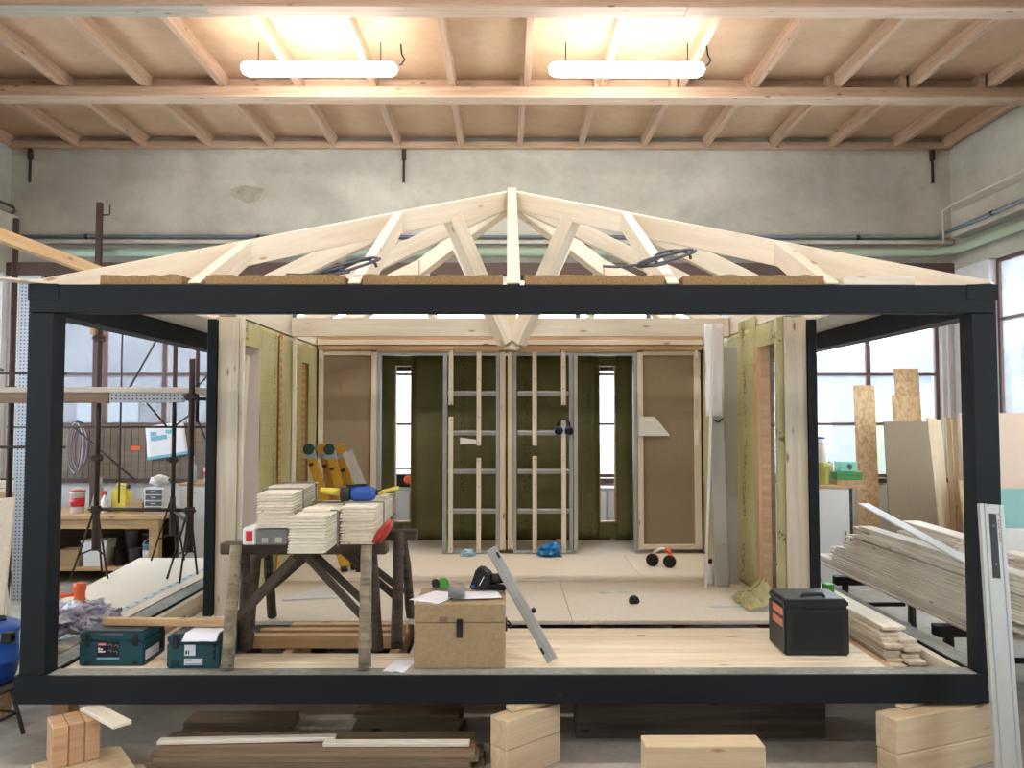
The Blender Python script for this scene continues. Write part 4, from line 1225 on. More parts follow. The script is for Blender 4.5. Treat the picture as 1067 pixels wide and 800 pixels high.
# under the corner by the aluminium bar
block(2.52, 4.58, 0, .9, .14, .15, 21, 'pine', 'lower long beam under the frame beside the aluminium bar')
block(2.50, 4.58, .1515, .86, .14, .19, 21, 'pine', 'upper long beam under the frame beside the aluminium bar')
block(2.36, 4.60, .343, .3, .06, .017, 30, 'pine_new', 'thin shim between the frame and the long beams')
# hidden rear supports
for x in (-2.5, 0, 2.5):
    block(x, 9.95, 0, .2, .2, .361, 0, 'pine', 'timber block carrying the rear beam of the frame', 'rear support blocks')

o = beam('shade_block', (.42, 5.06, .172), (1.98, 5.06, .172), .2, .338, 'darkwood'); tag(o, 'added dark block standing in for the shade under the middle of the house', 'timber')  # added dark block: stops rear light and darkens the space under the house
o = G().prism([(-1.78, 6.22), (-1.36, 6.30), (-1.30, 6.62), (-1.52, 6.86)], 'xy', .561, .573).obj('board_offcut', 'white', bevel=.001); tag(o, 'pale triangular board offcut lying on the chipboard floor behind the trestles', 'offcut')
# stacks of boards on the floor under the frame
def board_stack(x0, x1, y0, w, n, th, mat, label, group, cols=1, jit=.03):
    L = x1 - x0
    me = G().box(-L / 2, L / 2, -w / 2, w / 2, 0, th).mesh('floor_board', mat, .002)
    for i in range(n):
        for c in range(cols):
            o = bpy.data.objects.new('stacked_board', me); COL.objects.link(o)
            o.location = ((x0 + x1) / 2 + random.uniform(-jit, jit), y0 + w / 2 + c * (w + .014) + random.uniform(-.004, 0), .001 + i * (th + .0012))
            o.rotation_euler = (0, 0, random.uniform(-.003, .003))
            tag(o, label, 'board', group)
    return .001 + n * (th + .0012)
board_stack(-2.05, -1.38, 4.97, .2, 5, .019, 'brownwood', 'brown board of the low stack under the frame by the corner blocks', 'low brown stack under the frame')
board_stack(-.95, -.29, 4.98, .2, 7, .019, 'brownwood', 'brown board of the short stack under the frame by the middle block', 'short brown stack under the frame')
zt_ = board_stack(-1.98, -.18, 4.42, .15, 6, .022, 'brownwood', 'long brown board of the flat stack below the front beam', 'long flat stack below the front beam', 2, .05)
for x0, x1, y, l, rz in ((-2.0, -1.0, 4.56, 'grey-brown lath on the long flat stack, corner side', .05), (-1.05, -.22, 4.53, 'grey-brown lath on the long flat stack, middle side', 0)):
    o = beam('floor_lath', (x0, y, zt_ + .013), (x1, y + rz, zt_ + .013), .06, .022, 'greyboard'); tag(o, l, 'lath')
o = beam('leaning_lath', (-1.985, 3.75, .006), (-1.93, 4.37, .012), .07, .02, 'greyboard'); o.location.z += .012
tag(o, 'grey lath lying on the concrete between corner block and stack', 'lath')
t = thing('pallet', 'dark wooden pallet in the shade under the house', 'pallet', (-1.6, 6.3, 0))
for y in (-.4, 0, .4):
    G().box(-.6, .6, y - .05, y + .05, .1, .122).obj('slat', 'brownwood', t)
for x in (-.55, 0, .55):
    for y in (-.4, 0, .4):
        G().box(x - .05, x + .05, y - .05, y + .05, 0, .099).obj('foot', 'darkwood', t)

# --- aluminium screed bar leaning on the corner post
t = thing('screed_bar', 'wide aluminium bar with a black slot leaning on the dark corner post', 'aluminium bar', (2.63, 4.18, .012))
d1 = Vector((.135, .325, 1.49))
x_, y_, z_ = frame_axes(d1, (0, -1, 0))
beam('profile', (0, 0, 0), d1, .138, .03, 'alu', t, up=(0, -1, 0), bevel=.003)
for k in (-.045, .042):
    beam('ridge', y_ * k + z_ * .016, d1 + y_ * k + z_ * .016, .006, .004, 'galv', t, up=(0, -1, 0), bevel=0)
sl_ = beam('grip_slot', d1 * .73 + z_ * .0165 + y_ * .0, d1 * .965 + z_ * .0165 + y_ * .0, .042, .003, 'black', t, up=(0, -1, 0), bevel=.001)
for u in (.78, .92):
    p = d1 * u + z_ * .0185
    G().ball(p, .005, 1).obj('rivet', 'alu', t)
for i in range(9):
    p = d1 * (.865 + .012 * i) + z_ * .0165 - y_ * .032
    if i % 4 != 3: beam('print_mark', p, p + d1 * .007, .006, .001, 'red', t, up=(0, -1, 0), bevel=0)

# --- blue barrel on a steel trestle, in the corner beside the frame
t = thing('steel_stand', 'dark splayed-leg steel stand under the blue barrel', 'stand', (-3.28, 4.88, 0))
for a in (35, 125, 215, 305):
    c, s_ = math.cos(R(a)), math.sin(R(a))
    G().tube((c * .19, s_ * .19, .335), (c * .27, s_ * .27, .01), .013, n=8).obj('leg', 'steel', t)
    G().tube((c * .235, s_ * .235, .15), (math.cos(R(a + 90)) * .235, math.sin(R(a + 90)) * .235, .15), .009, n=8).obj('stretcher', 'steel', t)
G().lathe([(.02, .335), (.24, .335), (.24, .352), (.02, .352)], n=24).obj('plate', 'steel', t)
t = thing('blue_barrel', 'blue plastic barrel on the steel stand beside the dark corner post', 'barrel', (-3.28, 4.94, .354))
G().lathe([(.16, 0), (.185, .01), (.2, .06), (.205, .12), (.215, .13), (.215, .15), (.205, .16), (.205, .3), (.215, .315), (.215, .34), (.2, .36), (.15, .375)], n=32).obj('body', 'blue', t)
G().lathe([(.03, .375), (.045, .376), (.045, .395), (.01, .4)], (.07, .05, 0), 14).obj('bung', 'black', t)
t = thing('steel_prop', 'thin grey steel tube with black clamp pointing at the corner post', 'steel tube', (-3.6, 4.62, 0))
G().tube((0, 0, 0), (0, 0, .75), .018, n=10).obj('upright', 'steel', t)
G().tube((-.3, 0, .72), (.72, 0, .72), .014, n=10).obj('cross_tube', 'galv', t)
G().box(.66, .72, -.025, .025, .69, .755).obj('clamp', 'black', t, .005)
for a in (30, 150, 270):
    G().tube((0, 0, .3), (math.cos(R(a)) * .25, math.sin(R(a)) * .25, .01), .01, n=8).obj('leg', 'steel', t)
# ================================================================== BESIDE THE HOUSE: SCAFFOLD AND WORKBENCH
sc = thing('scaffold', 'rusty tube scaffold with plank deck and tripod feet beside the house', 'scaffold', (-3.86, 7.4, 0))
def S(x, y, z): return (x + 3.86, y - 7.4, z)
def tripod(x, y, zb, az=(100, 215, 330)):
    for a in az:
        c, s_ = math.cos(R(a)), math.sin(R(a))
        G().tube(S(x + c * .02, y + s_ * .02, zb + .62), S(x + c * .2, y + s_ * .2, zb + .005), .010, n=8).obj('foot_leg', 'rust', sc)
        G().tube(S(x + c * .135, y + s_ * .135, zb + .22), S(x, y, zb + .27), .008, n=6).obj('foot_brace', 'rust', sc)
ZP = .506
for x, y, zb, zt, r in ((-3.88, 7.42, ZP, 3.33, .024), (-2.96, 7.32, ZP, 2.55, .027), (-3.56, 8.35, ZP, 2.85, .022)):
    G().tube(S(x, y, zb + .25), S(x, y, zt), r, n=12).obj('standard', 'rust', sc)
    G().tube(S(x, y, zb + .25), S(x, y, zb + .65), r + .008, n=12).obj('sleeve', 'rust', sc)
    tripod(x, y, zb, (90, 180, 270) if x == -2.96 else (100, 215, 330))
G().tube(S(-5.2, 8.2, .01), S(-5.2, 8.2, 4.1), .03, n=12).obj('standard', 'rust', sc)
G().tube(S(-3.3, 8.3, 1.95), S(-3.3, 8.3, 3.0), .02, n=12).obj('standard', 'rust', sc)
def led(p, q, r=.017, m='steel', nm='ledger'):
    G().tube(S(*p), S(*q), r, n=10).obj(nm, m, sc)
led((-3.88, 7.42, 1.14), (-2.96, 7.32, 1.14), .018, 'rust')
led((-2.96, 7.32, 1.02), (-3.56, 8.35, 1.02), .014, 'rust')
led((-5.3, 7.42, 2.2), (-2.9, 7.32, 2.2), .02, 'rust')
led((-5.3, 8.36, 2.2), (-2.9, 8.36, 2.2), .02, 'rust')
led((-5.3, 8.3, 1.9), (-2.9, 8.3, 1.9), .012)
led((-5.3, 8.2, 2.5), (-5.0, 7.5, 2.5), .014)
led((-5.6, 7.45, 2.42), (-4.2, 7.45, 2.42), .012)
led((-5.6, 7.45, 1.72), (-4.2, 7.45, 1.72), .014)
led((-3.88, 7.42, 3.3), (-3.88, 8.35, 3.3), .018, 'rust')
led((-3.95, 7.41, 2.95), (-2.9, 7.41, 2.72), .012)
for p, q in (((-3.84, 8.32, 2.15), (-3.62, 8.32, 1.9)), ((-3.55, 8.32, 1.9), (-3.3, 8.32, 2.1)), ((-3.3, 8.32, 1.98), (-3.1, 8.32, 1.5)), ((-4.6, 8.3, 1.9), (-3.95, 8.3, 1.35)), ((-4.05, 8.35, 2.3), (-3.7, 8.35, 2.95)), ((-3.35, 8.35, 2.3), (-3.05, 8.35, 2.62)), ((-5.6, 7.46, 1.78), (-4.9, 7.46, 2.1)), ((-4.13, 8.35, 1.1), (-4.13, 8.35, 3.2)), ((-3.1, 8.2, 1.5), (-3.1, 8.2, 2.2))):
    led(p, q, .010, 'steel', 'diagonal')
for x, y, z in ((-3.88, 7.42, 1.14), (-2.96, 7.32, 1.14), (-3.88, 7.42, 2.2), (-2.96, 7.32, 2.2), (-3.88, 7.42, 1.62), (-3.56, 8.35, 1.55), (-3.88, 7.42, 3.27), (-3.88, 7.42, 2.75), (-5.2, 8.2, 2.3)):
    g = G().box(x + 3.86 - .035, x + 3.86 + .035, y - 7.4 - .04, y - 7.4 + .03, z - .03, z + .03)
    g.tube(S(x - .06, y - .035, z), S(x + .07, y - .035, z), .012, n=8)
    g.obj('coupler', 'rust', sc, .004)
for i in range(4):
    y = 7.48 + i * .235
    beam('plank', S(-5.6, y, 2.26), S(-2.93, y, 2.26), .225, .05, 'greyboard', sc)
beam('edge_board', S(-5.3, 7.30, 2.185), S(-3.72, 7.30, 2.185), .03, .1, 'brownwood', sc)
G().box(*[v for p in zip(S(-3.71, 7.285, 2.14), S(-3.02, 7.315, 2.225)) for v in p]).obj('perforated_beam', 'perf', sc, .003)
beam('upper_prop', S(-3.93, 7.38, 2.78), S(-3.93, 7.38, 2.98), .03, .05, 'bench', sc, up=(0, 1, 0))
o = beam('roof_joist', (-3.90, 2.4, 3.412), (-3.86, 7.6, 3.372), .06, .10, 'bench'); tag(o, 'long pale joist resting on the scaffold above the platform', 'joist')
t = thing('steel_prop', 'steel prop post carrying the near end of the long pale joist', 'prop', (-3.9, 3.0, 0))
G().tube((0, 0, .012), (0, 0, 1.8), .03, n=12).obj('outer_tube', 'rust', t)
G().tube((0, 0, 1.75), (0, 0, 3.325), .022, n=12).obj('inner_tube', 'galv', t)
G().box(-.08, .08, -.08, .08, 3.325, 3.345).obj('head_plate', 'steel', t); G().box(-.08, .08, -.08, .08, 0, .012).obj('foot_plate', 'steel', t)
# iron post with hook at the rear wall
t = thing('iron_post', 'rusty iron post with a small hook at the rear wall above the roof corner', 'iron post', (-5.62, 10.66, 0))
G().box(-.035, .035, -.03, .03, 3.2, 4.95).obj('post', 'header', t)
G().box(-.035, .035, -.03, .03, 0, 3.2).obj('post_foot', 'header', t)
G().path([(.03, 0, 4.78), (.13, 0, 4.78), (.14, 0, 4.8), (.14, 0, 4.92)], .009, 6).obj('hook', 'rust', t)

# hanging boarding below the panes, notice sheet, cable coil, strip
o = G().box(-6.5, -3.32, 10.84, 10.865, 1.17, 1.9)
for i in range(33):
    x = -6.45 + i * .097
    o.box(x, x + .088, 10.828, 10.84, 1.175, 1.895)
o = o.obj('boarding_slats', 'slat'); tag(o, 'brown vertical boarding fixed below the window panes behind the workbench', 'boarding', kind='thing')
def f(u, v):
    return (-4.96 + .57 * u - .04 * v - .05 * u * v, 10.80 - .03 * u * (1 - v) + .01 * noise.noise(Vector((u * 3, v * 3, 0))), 1.42 + .45 * v + .09 * u)
t = thing('wall_mounted_plan', 'white and blue plan sheet pinned aslant on the brown boarding', 'plan', (0, 0, 0))
G().sheet(f, 10, 10, .003).obj('sheet', 'paper', t)
for k in range(5):
    u, v = .2 + .13 * (k % 4), .6 + .14 * (k // 3)
    p = Vector(f(u, v)) + Vector((0, -.006, 0))
    G().box(p.x - .04, p.x + .04, p.y - .002, p.y, p.z - .025, p.z + .03).obj('drawing', 'bluelabel', t)
p0, p1 = Vector(f(0, .03)), Vector(f(1, .03))
beam('blue_edge', p0 + Vector((0, -.008, 0)), p1 + Vector((0, -.008, 0)), .004, .04, 'bluelabel', t, bevel=0)
o = G().box(-5.2, -5.07, 10.815, 10.824, 1.55, 1.61).obj('hanging_label', 'orange'); tag(o, 'orange paper label on the brown boarding', 'label')
t = thing('hanging_cable_coil', 'mauve and white cable coil hanging on the boarding beside the scaffold', 'cable coil', (-5.88, 10.72, 1.25))
for k in range(7):
    pts = []
    for i in range(25):
        a = 2 * PI * i / 24
        pts.append(((.09 + .012 * (k % 3)) * math.cos(a) + .012 * k - .03, .012 * k - .04 + .01 * math.sin(3 * a), .34 + (.36 - .015 * k) * math.sin(a)))
    G().path(pts, .009, 6).obj('loop', ('purple', 'whitegloss', 'purple')[k % 3], t)
G().tube((0, .1, .68), (0, -.05, .7), .012, n=8).obj('hook', 'rust', t)
o = G().box(-5.37, -5.26, 8.55, 8.57, 0.02, 3.5).obj('cable_tray', 'perf'); tag(o, 'tall perforated steel strip standing behind the dark corner post', 'steel strip')
o = beam('wood_pole', (-4.55, 7.25, .01), (-4.95, 7.36, 2.19), .03, .055, 'pine_new', up=(0, 1, 0)); tag(o, 'pale timber pole leaning at the scaffold beside the corner post', 'timber pole')

# workbench
wb = thing('workbench', 'long wooden workbench with a lower shelf behind the scaffold', 'workbench', (-5.4, 9.95, 0))
G().box(-1.25, 1.26, -.47, .5, .775, .825).obj('bench_top', 'bench', wb, .004)
G().box(-1.2, 1.2, -.44, -.40, .66, .774).obj('apron', 'bench', wb, .003)
for x in (-1.15, 1.13):
    for y in (-.4, .42):
        G().box(x - .06, x + .06, y - .05, y + .05, 0, .774).obj('leg', 'bench', wb, .004)
G().box(-1.2, 1.18, -.4, .45, .15, .19).obj('shelf', 'bench', wb, .003)
G().box(-1.2, 1.18, .46, .48, 0, .76).obj('back_panel', 'darkwood', wb)
ZB = .8265
def bucket(nm, x, y, z, r, h, mat, label, band=None, handle=True, lid=None):
    t = thing(nm, label, 'bucket', (x, y, z))
    G().lathe([(r * .82, 0), (r * .86, .004), (r, h * .93), (r * 1.05, h * .93), (r * 1.05, h), (r * .95, h), (r * .8, .02)], n=24).obj('body', mat, t)
    if band: G().lathe([(r * .915, h * .3), (r * .93, h * .3), (r * 1.0, h * .72), (r * .985, h * .72)], n=24).obj('label_band', band, t)
    if handle:
        G().path([(r * 1.02 * math.cos(a), 0, h * .9 + r * .9 * math.sin(a)) for a in [PI * i / 10 for i in range(11)]], .006, 6).obj('bail', 'whitegloss' if mat != 'black' else 'steel', t)
    if lid: G().lathe([(r * .2, h), (r * 1.07, h), (r * 1.07, h + .015), (r * .2, h + .02)], n=24).obj('lid', lid, t)
    return t
bucket('paint_bucket', -5.33, 9.75, ZB, .085, .26, 'whitegloss', 'white bucket with red lid band on the workbench by the corner post', 'redlabel', True, 'red')
t = thing('dust_nozzle', 'grey-white funnel piece on the workbench behind the scaffold tube', 'funnel', (-5.12, 9.85, ZB))
G().lathe([(.1, 0), (.095, .06), (.05, .26), (.035, .3), (.035, .42)], n=20).obj('cone', 'greywhite', t); G().lathe([(.106, .0), (.106, .02), (.09, .021)], n=20).obj('rim', 'tape', t)
t = thing('spray_bottle', 'white spray bottle with red cap beside the yellow jerrycan', 'bottle', (-4.98, 9.72, ZB))
G().lathe([(.04, 0), (.045, .01), (.045, .15), (.018, .2), (.018, .22)], n=16).obj('body', 'whitegloss', t)
G().box(-.05, .02, -.015, .015, .22, .27).obj('trigger_head', 'red', t, .006)
t = thing('jerrycan', 'yellow plastic jerrycan on the workbench', 'jerrycan', (-4.83, 9.84, ZB))
G().prism([(-.1, 0), (.1, 0), (.105, .2), (.09, .26), (.02, .30), (-.06, .31), (-.1, .26)], 'xz', -.08, .08).obj('body', 'yellow', t, .022, 3)
G().path([(-.07, 0, .30), (-.05, 0, .345), (.04, 0, .34), (.075, 0, .27)], .016, 8).obj('handle', 'yellow', t)
G().lathe([(.022, .29), (.026, .3), (.026, .33), (.01, .335)], (.075, 0, 0), 14).obj('cap', 'black', t)
def carton(x, y, z, w, d, h, label, mat='card', rz=0):
    t = thing('cardboard_box', label, 'cardboard box', (x, y, z), R(rz), None)
    G().box(-w / 2, w / 2, -d / 2, d / 2, 0, h - .004).obj('body', mat, t, .003)
    for s_ in (-1, 1):
        G().box(-w / 2, w / 2, min(s_ * .003, s_ * d / 2), max(s_ * .003, s_ * d / 2), h - .0035, h).obj('flap', mat, t)
    return t
carton(-4.60, 9.78, ZB, .2, .2, .14, 'low cardboard box on the workbench between jerrycan and drawer unit')
carton(-6.18, 9.7, ZB, .34, .4, .26, 'cardboard box under the wood offcuts at the bench end')
for i, (x0, x1, y, z, rz, l) in enumerate(((-6.5, -5.95, 9.62, 1.10, .02, 'pale wood offcut lying lowest on the bench carton'), (-6.45, -5.93, 9.66, 1.145, -.02, 'pale wood offcut lying second on the bench carton'), (-6.4, -6.0, 9.70, 1.19, .01, 'pale wood offcut lying on top of the bench carton'))):
    o = beam('wood_offcut', (x0, y, z + .012), (x1, y + .12, z + .012 + 0 * rz), .1, .04, 'pine_new'); tag(o, l, 'offcut', 'offcuts on the bench carton')
o = beam('wood_offcut', (-6.02, 9.80, 1.236), (-6.10, 9.84, 1.46), .04, .07, 'pine', up=(0, 1, 0)); tag(o, 'short upright wood offcut leaning on the bench carton pile', 'offcut')
t = thing('drawer_unit', 'white drawer unit with four dark drawers at the end of the workbench', 'drawer unit', (-4.36, 9.80, ZB))
G().box(-.12, .12, -.12, .12, 0, .31).obj('body', 'whitegloss', t, .004)
for i in range(4):
    d = G().box(-.1, .1, -.135, -.1205, .02 + i * .072, .075 + i * .072).obj('drawer', 'strap', t, .004)
    G().box(-.03, .03, -.142, -.1355, .045 + i * .072, .055 + i * .072).obj('pull', 'whitegloss', d, .002)
o = G().ball((0, 0, .06), (.11, .1, .065), 3, .35, 4).obj('rag_ball', 'white', origin=(0, 0, 0), smooth=True); o.location = (-4.35, 9.80, ZB + .325)
tag(o, 'white bundle of rags on the drawer unit', 'rags')
ZS = .1915
carton(-5.35, 9.72, ZS, .24, .22, .2, 'small cardboard box on the shelf under the workbench')
t = thing('storage_bin', 'pale grey plastic bin on the shelf under the workbench', 'bin', (-5.03, 9.70, ZS))
G().prism([(-.12, 0), (.12, 0), (.16, .3), (-.16, .3)], 'xz', -.12, .12).obj('body', 'whitegloss', t, .008); G().box(-.165, .165, -.125, .125, .301, .318).obj('rim', 'white', t, .004)
for i, (x, y, z, r, h, m, l) in enumerate(((-4.78, 9.72, ZS, .07, .22, 'black', 'black bucket on the bench shelf beside the pale bin'), (-4.62, 9.76, ZS, .07, .2, 'strap', 'dark grey tub on the bench shelf in the middle'), (-4.75, 9.95, ZS, .08, .4, 'tape', 'tall grey tub at the back of the bench shelf'), (-4.55, 9.98, ZS, .07, .36, 'strap', 'tall dark tub at the back of the bench shelf'))):
    bucket('tub', x, y, z, r, h, m, l, None, False)
bucket('paint_bucket', -4.42, 9.74, ZS, .085, .26, 'bluelabel', 'pale blue bucket with white bail on the bench shelf end', 'paper')
# white cabinet
t = thing('cabinet', 'tall white cabinet beside the workbench behind the scaffold', 'cabinet', (-3.81, 10.15, 0))
G().box(-.30, .36, -.3, .3, 0, 1.15).obj('body', 'white', t, .004)
G().box(-.31, .37, -.32, .31, 1.152, 1.18).obj('top', 'bench', t, .003)
for x0, x1 in ((-.295, .028), (.032, .355)):
    d = G().box(x0, x1, -.318, -.3015, .02, 1.14).obj('door', 'white', t, .003)
    G().box((x0 + x1) / 2 - .05, (x0 + x1) / 2 + .05, -.326, -.3185, 1.06, 1.075).obj('handle', 'alu', d, .002)
t = thing('spray_bottle', 'white and blue bottle on the tall white cabinet', 'bottle', (-4.0, 9.95, 1.182))
G().lathe([(.045, 0), (.05, .01), (.05, .2), (.02, .25), (.02, .3)], n=16).obj('body', 'bluepale', t); G().lathe([(.024, .3), (.024, .33), (.01, .34)], n=12).obj('cap', 'whitegloss', t)
bucket('paint_bucket', -3.78, 9.97, 1.182, .085, .19, 'whitegloss', 'white bucket with red label on the tall white cabinet', 'redlabel', False, 'red')
# low white counter below the middle windows, seen through the slit windows
t = thing('low_counter', 'low white counter along the rear wall seen through the slit windows', 'counter', (0, 10.62, 0))
G().box(-2.6, 2.6, -.2, .2, 0, 1.04).obj('body', 'white', t, .004)
G().box(-2.62, 2.62, -.22, .21, 1.042, 1.07).obj('top', 'white', t, .003)
for i in range(4):
    G().box(-2.58 + i * 1.3, -1.32 + i * 1.3, -.216, -.2015, .03, 1.03).obj('door', 'whitegloss', t, .003)
t = thing('job_saw', 'black and orange machine on the white counter behind the slit window', 'machine', (-1.42, 10.6, 1.072))
G().box(-.14, .14, -.1, .1, 0, .17).obj('body', 'black', t, .015, 2)
G().path([(-.12, 0, .17), (-.11, 0, .24), (.11, 0, .24), (.12, 0, .17)], .012, 8).obj('handle', 'black', t)
G().lathe([(.03, -.125), (.06, -.12), (.06, -.1), (.03, -.095)], (.08, 0, .1), 16, axis='y').obj('guard', 'orange', t)
# leaning pale sheet by the barrel
o = G().bar((-4.55, 6.2, .012), (-4.65, 6.5, 1.30), .022, 1.15, (1, .0, 0)).obj('leaning_sheet', 'chip_white', bevel=.002)
tag(o, 'pale chipboard sheet leaning upright behind the blue barrel', 'sheet')

# ================================================================== THE OTHER SIDE: BOARDS AND SHEETS
t = thing('cabinet', 'white cabinet with wooden top under the window beside the leaning boards', 'cabinet', (3.76, 9.5, 0))
G().box(-.28, .24, -.28, .28, 0, 1.17).obj('body', 'white', t, .004)
G().box(-.3, .44, -.3, .3, 1.172, 1.205).obj('top', 'bench', t, .003)
G().box(.26, .36, -.1, .28, 0, 1.17).obj('gap_shade', 'darkwood', t, .004)  # dark block painted in for the shaded gap beside the cabinet
d = G().box(-.275, .235, -.298, -.2815, .02, 1.16).obj('door', 'white', t, .003)
G().box(.18, .195, -.308, -.299, .55, .68).obj('handle', 'bench', d, .002)
ZK = 1.2065
bucket('lime_bucket', 3.62 + .14, 9.42, ZK, .105, .23, 'lime', 'lime green bucket on the white cabinet under the window', None, False, 'lime')
t = thing('paint_canister', 'white canister standing on the lime green bucket', 'canister', (3.76, 9.42, ZK + .254))
G().lathe([(.07, 0), (.08, .01), (.08, .24), (.06, .28), (.05, .285)], n=20).obj('body', 'whitegloss', t)
G().lathe([(.05, .286), (.052, .29), (.052, .305), (.02, .31)], n=16).obj('cap', 'blue', t)
carton(4.04, 9.44, ZK, .30, .3, .055, 'flat cardboard box under the green box on the white cabinet')
t = thing('green_box', 'flat green box on the white cabinet', 'box', (4.04, 9.44, ZK + .0565))
G().box(-.15, .15, -.15, .15, 0, .05).obj('base', 'greenbox', t, .003); G().box(-.153, .153, -.153, .153, .051, .09).obj('lid', 'greenbox', t, .003)
t = thing('mint_box', 'mint green box with a dark print on the flat green box', 'box', (4.05, 9.42, ZK + .1485))
G().box(-.1, .1, -.09, .09, 0, .12).obj('body', 'mint', t, .004)
G().prism(blotch(.015, .06, .03, .035, 9), 'xz', -.0925, -.0895).obj('print', 'strap', t)
for i, (x, m, l) in enumerate(((3.97, 'card', 'small tan jar behind the mint box, next to the bucket'), (4.17, 'bench', 'small tan jar behind the mint box, by the leaning board'))):
    t = thing('jar', l, 'jar', (x, 9.70, ZK)); G().lathe([(.04, 0), (.045, .01), (.045, .22), (.035, .24)], n=16).obj('body', m, t); G().lathe([(.038, .24), (.04, .245), (.04, .27), (.01, .272)], n=16).obj('lid', 'whitegloss', t)

def leaning(nm, x0, x1, xt0, xt1, yb, yt, zt, th, mat, label, cat='board', group=None, zb=.004):
    g = G()
    g.hexa([(x0, yb, zb), (x1, yb, zb), (x1, yb + th, zb), (x0, yb + th, zb), (xt0, yt, zt), (xt1, yt, zt), (xt1, yt + th, zt), (xt0, yt + th, zt)])
    return tag(g.obj(nm, mat, bevel=.002), label, cat, group)
leaning('osb_strip', 4.58, 4.86, 4.60, 4.88, 10.25, 10.4, 2.43, .018, 'osb', 'tall narrow board of coarse wood strands leaning beside the white cabinet')
leaning('osb_strip', 5.30, 5.64, 5.32, 5.66, 10.5, 10.76, 2.68, .018, 'osb', 'tallest coarse strand board leaning by the window corner')
leaning('osb_strip', 5.28, 5.60, 5.30, 5.62, 10.44, 10.70, 2.50, .018, 'osb', 'coarse strand board just before the tallest one')
leaning('osb_strip', 5.20, 5.42, 5.22, 5.46, 10.38, 10.63, 2.31, .018, 'osb', 'shorter coarse strand board stepped before the tall ones')
leaning('fibre_sheet', 4.84, 5.47, 4.86, 5.43, 9.93, 10.12, 1.95, .022, 'mdf', 'broad brown fibreboard sheet leaning before the strand boards', 'sheet')
for i, (a, b) in enumerate(((5.5, 5.45), (5.58, 5.53), (5.67, 5.62))):
    leaning('pine_strip', a, a + .07, b, b + .07, 9.96 + .08 * i, 10.16 + .06 * i, 2.0 - .015 * i, .04, 'pine_z', ('pale strip beside the broad brown sheet', 'pale strip in the middle of the three by the brown sheet', 'pale strip farthest from the brown sheet')[i], 'strip', 'pale strips by the brown sheet')
for i, a in enumerate((5.85, 5.93, 6.02)):
    leaning('pine_strip', a, a + .06, a + .03, a + .09, 10.35, 10.5, 2.0 - .02 * i, .03, 'tan_z', ('tan strip in the room corner, nearest the pipe', 'tan strip in the room corner, middle one', 'tan strip in the room corner, against the side wall')[i], 'strip', 'tan strips in the room corner')
leaning('osb_strip', 5.72, 6.10, 5.74, 6.12, 9.75, 10.0, 1.2, .018, 'osb', 'low coarse strand board standing before the corner strips')
leaning('peach_sheet', 3.95, 5.2, 3.98, 5.2, 6.62, 6.9, 2.04, .02, 'peach', 'tall peach coloured sheet leaning beyond the aluminium bar', 'sheet')
leaning('gypsum_sheet', 4.02, 5.2, 4.05, 5.2, 6.5, 6.76, 1.39, .015, 'turq', 'turquoise gypsum sheet before the peach one', 'sheet')
leaning('white_sheet', 4.05, 5.2, 4.08, 5.2, 6.42, 6.66, 1.06, .015, 'white', 'low white sheet before the turquoise one', 'sheet')
o = beam('thin_rod', (4.0, 6.38, .01), (3.96, 6.6, 1.6), .02, .02, 'pine_warm', up=(0, 1, 0)); tag(o, 'thin wooden rod leaning at the edge of the sheets', 'rod')

# pile of long grey-white boards on a black trestle
tr_ = []
for y, l in ((5.75, 'black steel trestle under the near end of the long board pile'), (7.5, 'black steel trestle under the far end of the long board pile')):
    t = thing('steel_trestle', l, 'trestle', (3.55, y, 0), 0, 'black trestles')
    beam('top_bar', (-.45, 0, .455), (.36, 0, .455), .1, .08, 'black', t)
    for x in (-.35, .28):
        for s_ in (-1, 1):
            beam('leg', (x + .1 * s_, s_ * .22, 0), (x, s_ * .02, .43), .04, .04, 'black', t, up=(1, 0, 0))
    beam('brace', (-.35, .12, .2), (.28, .12, .2), .02, .04, 'black', t)
me = {}
n = 0
for lay in range(24):
    z = .497 + lay * .0188
    jx, jy, jr = random.uniform(-.012, .01), random.uniform(-.12, .12), random.uniform(-.004, .004)
    nc = 3 if lay < 17 else (2 if lay < 21 else 1)
    for c in range(nc):
        L = random.choice((3.0, 2.8, 2.6))
        if L not in me:
            me[L] = G().box(-L / 2, L / 2, -.07, .07, 0, .0175).mesh('long_board', 'pileboard', .002)
        o = bpy.data.objects.new('long_board', me[L]); COL.objects.link(o)
        st_ = .0135 * lay * (1 if lay < 18 else .8)
        o.location = (3.285 + c * .15 + st_ * .8 + jx, 6.75 + jy + random.uniform(-.04, .04) - .026 * lay, z)
        o.rotation_euler = (0, 0, PI / 2 + jr)
        tag(o, 'long grey-white board in the pile on the black trestles', 'board', 'long boards on the black trestles')
ztop = .497 + 24 * .0188
o = beam('long_board', (3.55, 7.85, ztop + .19), (3.30, 5.3, ztop - .03), .1, .016, 'white'); tag(o, 'single white plank lying aslant across the long board pile', 'plank')
for i in range(4):
    o = beam('short_board', (3.72 + .02 * i, 6.4, ztop + .004 + i * .019), (3.9 - .02 * i, 7.5, ztop + .004 + i * .019), .16, .0165, 'pileboard'); tag(o, 'short grey-white board stacked on top of the long board pile', 'board', 'short boards on the long pile')
o = G().box(3.66, 3.84, 6.4, 7.4, ztop - .055, ztop - .0055).obj('filler_block', 'greyboard'); tag(o, 'thick grey board under the short boards on the pile', 'board')
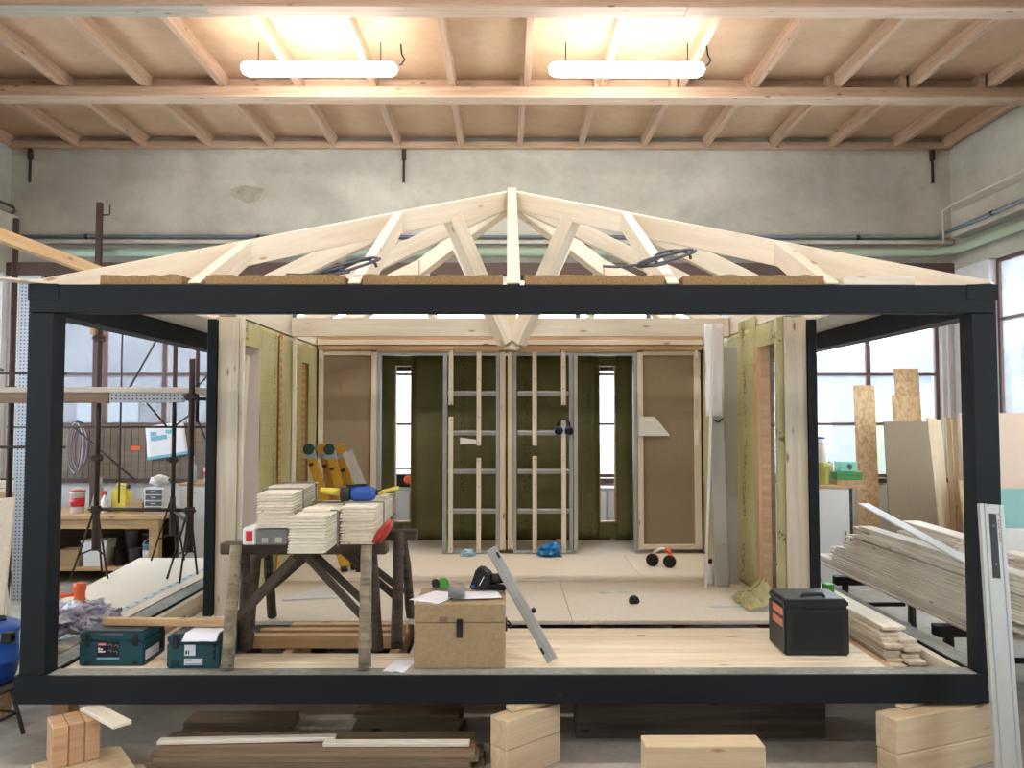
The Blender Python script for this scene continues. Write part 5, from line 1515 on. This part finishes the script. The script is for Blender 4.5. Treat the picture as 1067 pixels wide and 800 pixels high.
# second low pile beyond the aluminium bar
m2 = G().box(-1.0, 1.0, -.07, .07, 0, .02).mesh('short_pile_board', 'pileboard', .002)
for i in range(16):
    o = bpy.data.objects.new('stacked_board', m2); COL.objects.link(o)
    o.location = (4.12 + random.uniform(-.02, .02) , 5.35 + random.uniform(-.12, .12), .41 + i * .0315); o.rotation_euler = (0, 0, PI / 2 + random.uniform(-.02, .02))
    o.scale = (1, 1, 1.5)
    tag(o, 'grey-white board in the low pile beyond the aluminium bar', 'board', 'low pile beyond the aluminium bar')
t = thing('timber_bearer', 'dark timber bearers under the low pile beyond the aluminium bar', 'bearer', (4.12, 5.35, 0))
for y in (-.6, .6):
    G().box(-.15, .15, y - .06, y + .06, 0, .408).obj('bearer', 'darkwood', t, .004)

# laths stacked in the side bay of the frame
random.seed(5)
ml = {}
for lay in range(9):
    for c in range(2):
        L = random.choice((1.5, 1.42, 1.34))
        if L not in ml: ml[L] = G().box(-L / 2, L / 2, -.055, .055, 0, .021).mesh('bay_lath', 'pine', .002)
        o = bpy.data.objects.new('bay_lath', ml[L]); COL.objects.link(o)
        o.location = (2.435 + c * .115 + random.uniform(-.004, .004) + (.01 if lay % 3 == 0 else 0), 5.74 + random.uniform(-.07, .05), .387 + lay * .0225 + (0 if lay < 9 else 0))
        o.rotation_euler = (0, 0, PI / 2 + random.uniform(-.003, .003))
        tag(o, 'pale lath of the stack in the narrow bay beside the dark tool case', 'lath', 'laths in the side bay')
zl_ = .387 + 9 * .0225
for i, (dx_, dy_) in enumerate(((0, 0), (.02, .05), (.01, -.02))):
    o = beam('bay_lath', (2.47 + dx_, 5.1 + dy_, zl_ + .012 + i * .0225), (2.46 + dx_, 6.5 + dy_, zl_ + .012 + i * .0225), .15, .021, 'pine_new'); tag(o, ('wide pale board lowest of three topping the lath stack', 'wide pale board in the middle of three topping the lath stack', 'wide pale board uppermost on the lath stack')[i], 'board', 'wide boards on the lath stack')
o = G().box(2.44, 2.50, 6.05, 6.15, zl_ + .0695, zl_ + .13).obj('green_block', 'green', bevel=.004); tag(o, 'small bright green block on the far end of the lath stack', 'block')
# ================================================================== LIGHT AND CAMERA
w = bpy.data.worlds.new('sky'); SC.world = w; w.use_nodes = True
nt = w.node_tree
bg = nt.nodes['Background']
bg.inputs['Color'].default_value = (0.86, 0.93, 1.0, 1)
bg.inputs['Strength'].default_value = 8.0

cam_d = bpy.data.cameras.new('camera'); cam = bpy.data.objects.new('camera', cam_d); COL.objects.link(cam)
cam.location = (0, 0, 2.0)
cam.rotation_euler = (PI / 2 + math.atan(35 / 815), 0, -math.atan(3.5 / 815))
cam_d.sensor_width = 36; cam_d.lens = 815 / 1067 * 36
cam_d.clip_end = 200
SC.camera = cam
vs = SC.view_settings
vs.view_transform = 'Standard'; vs.look = 'None'; vs.gamma = 1; vs.use_curve_mapping = False
vs.exposure = 0.0
SC.cycles.max_bounces = 8; SC.cycles.diffuse_bounces = 4; SC.cycles.transparent_max_bounces = 12
SC.cycles.sample_clamp_indirect = 8
SC.cycles.use_denoising = True
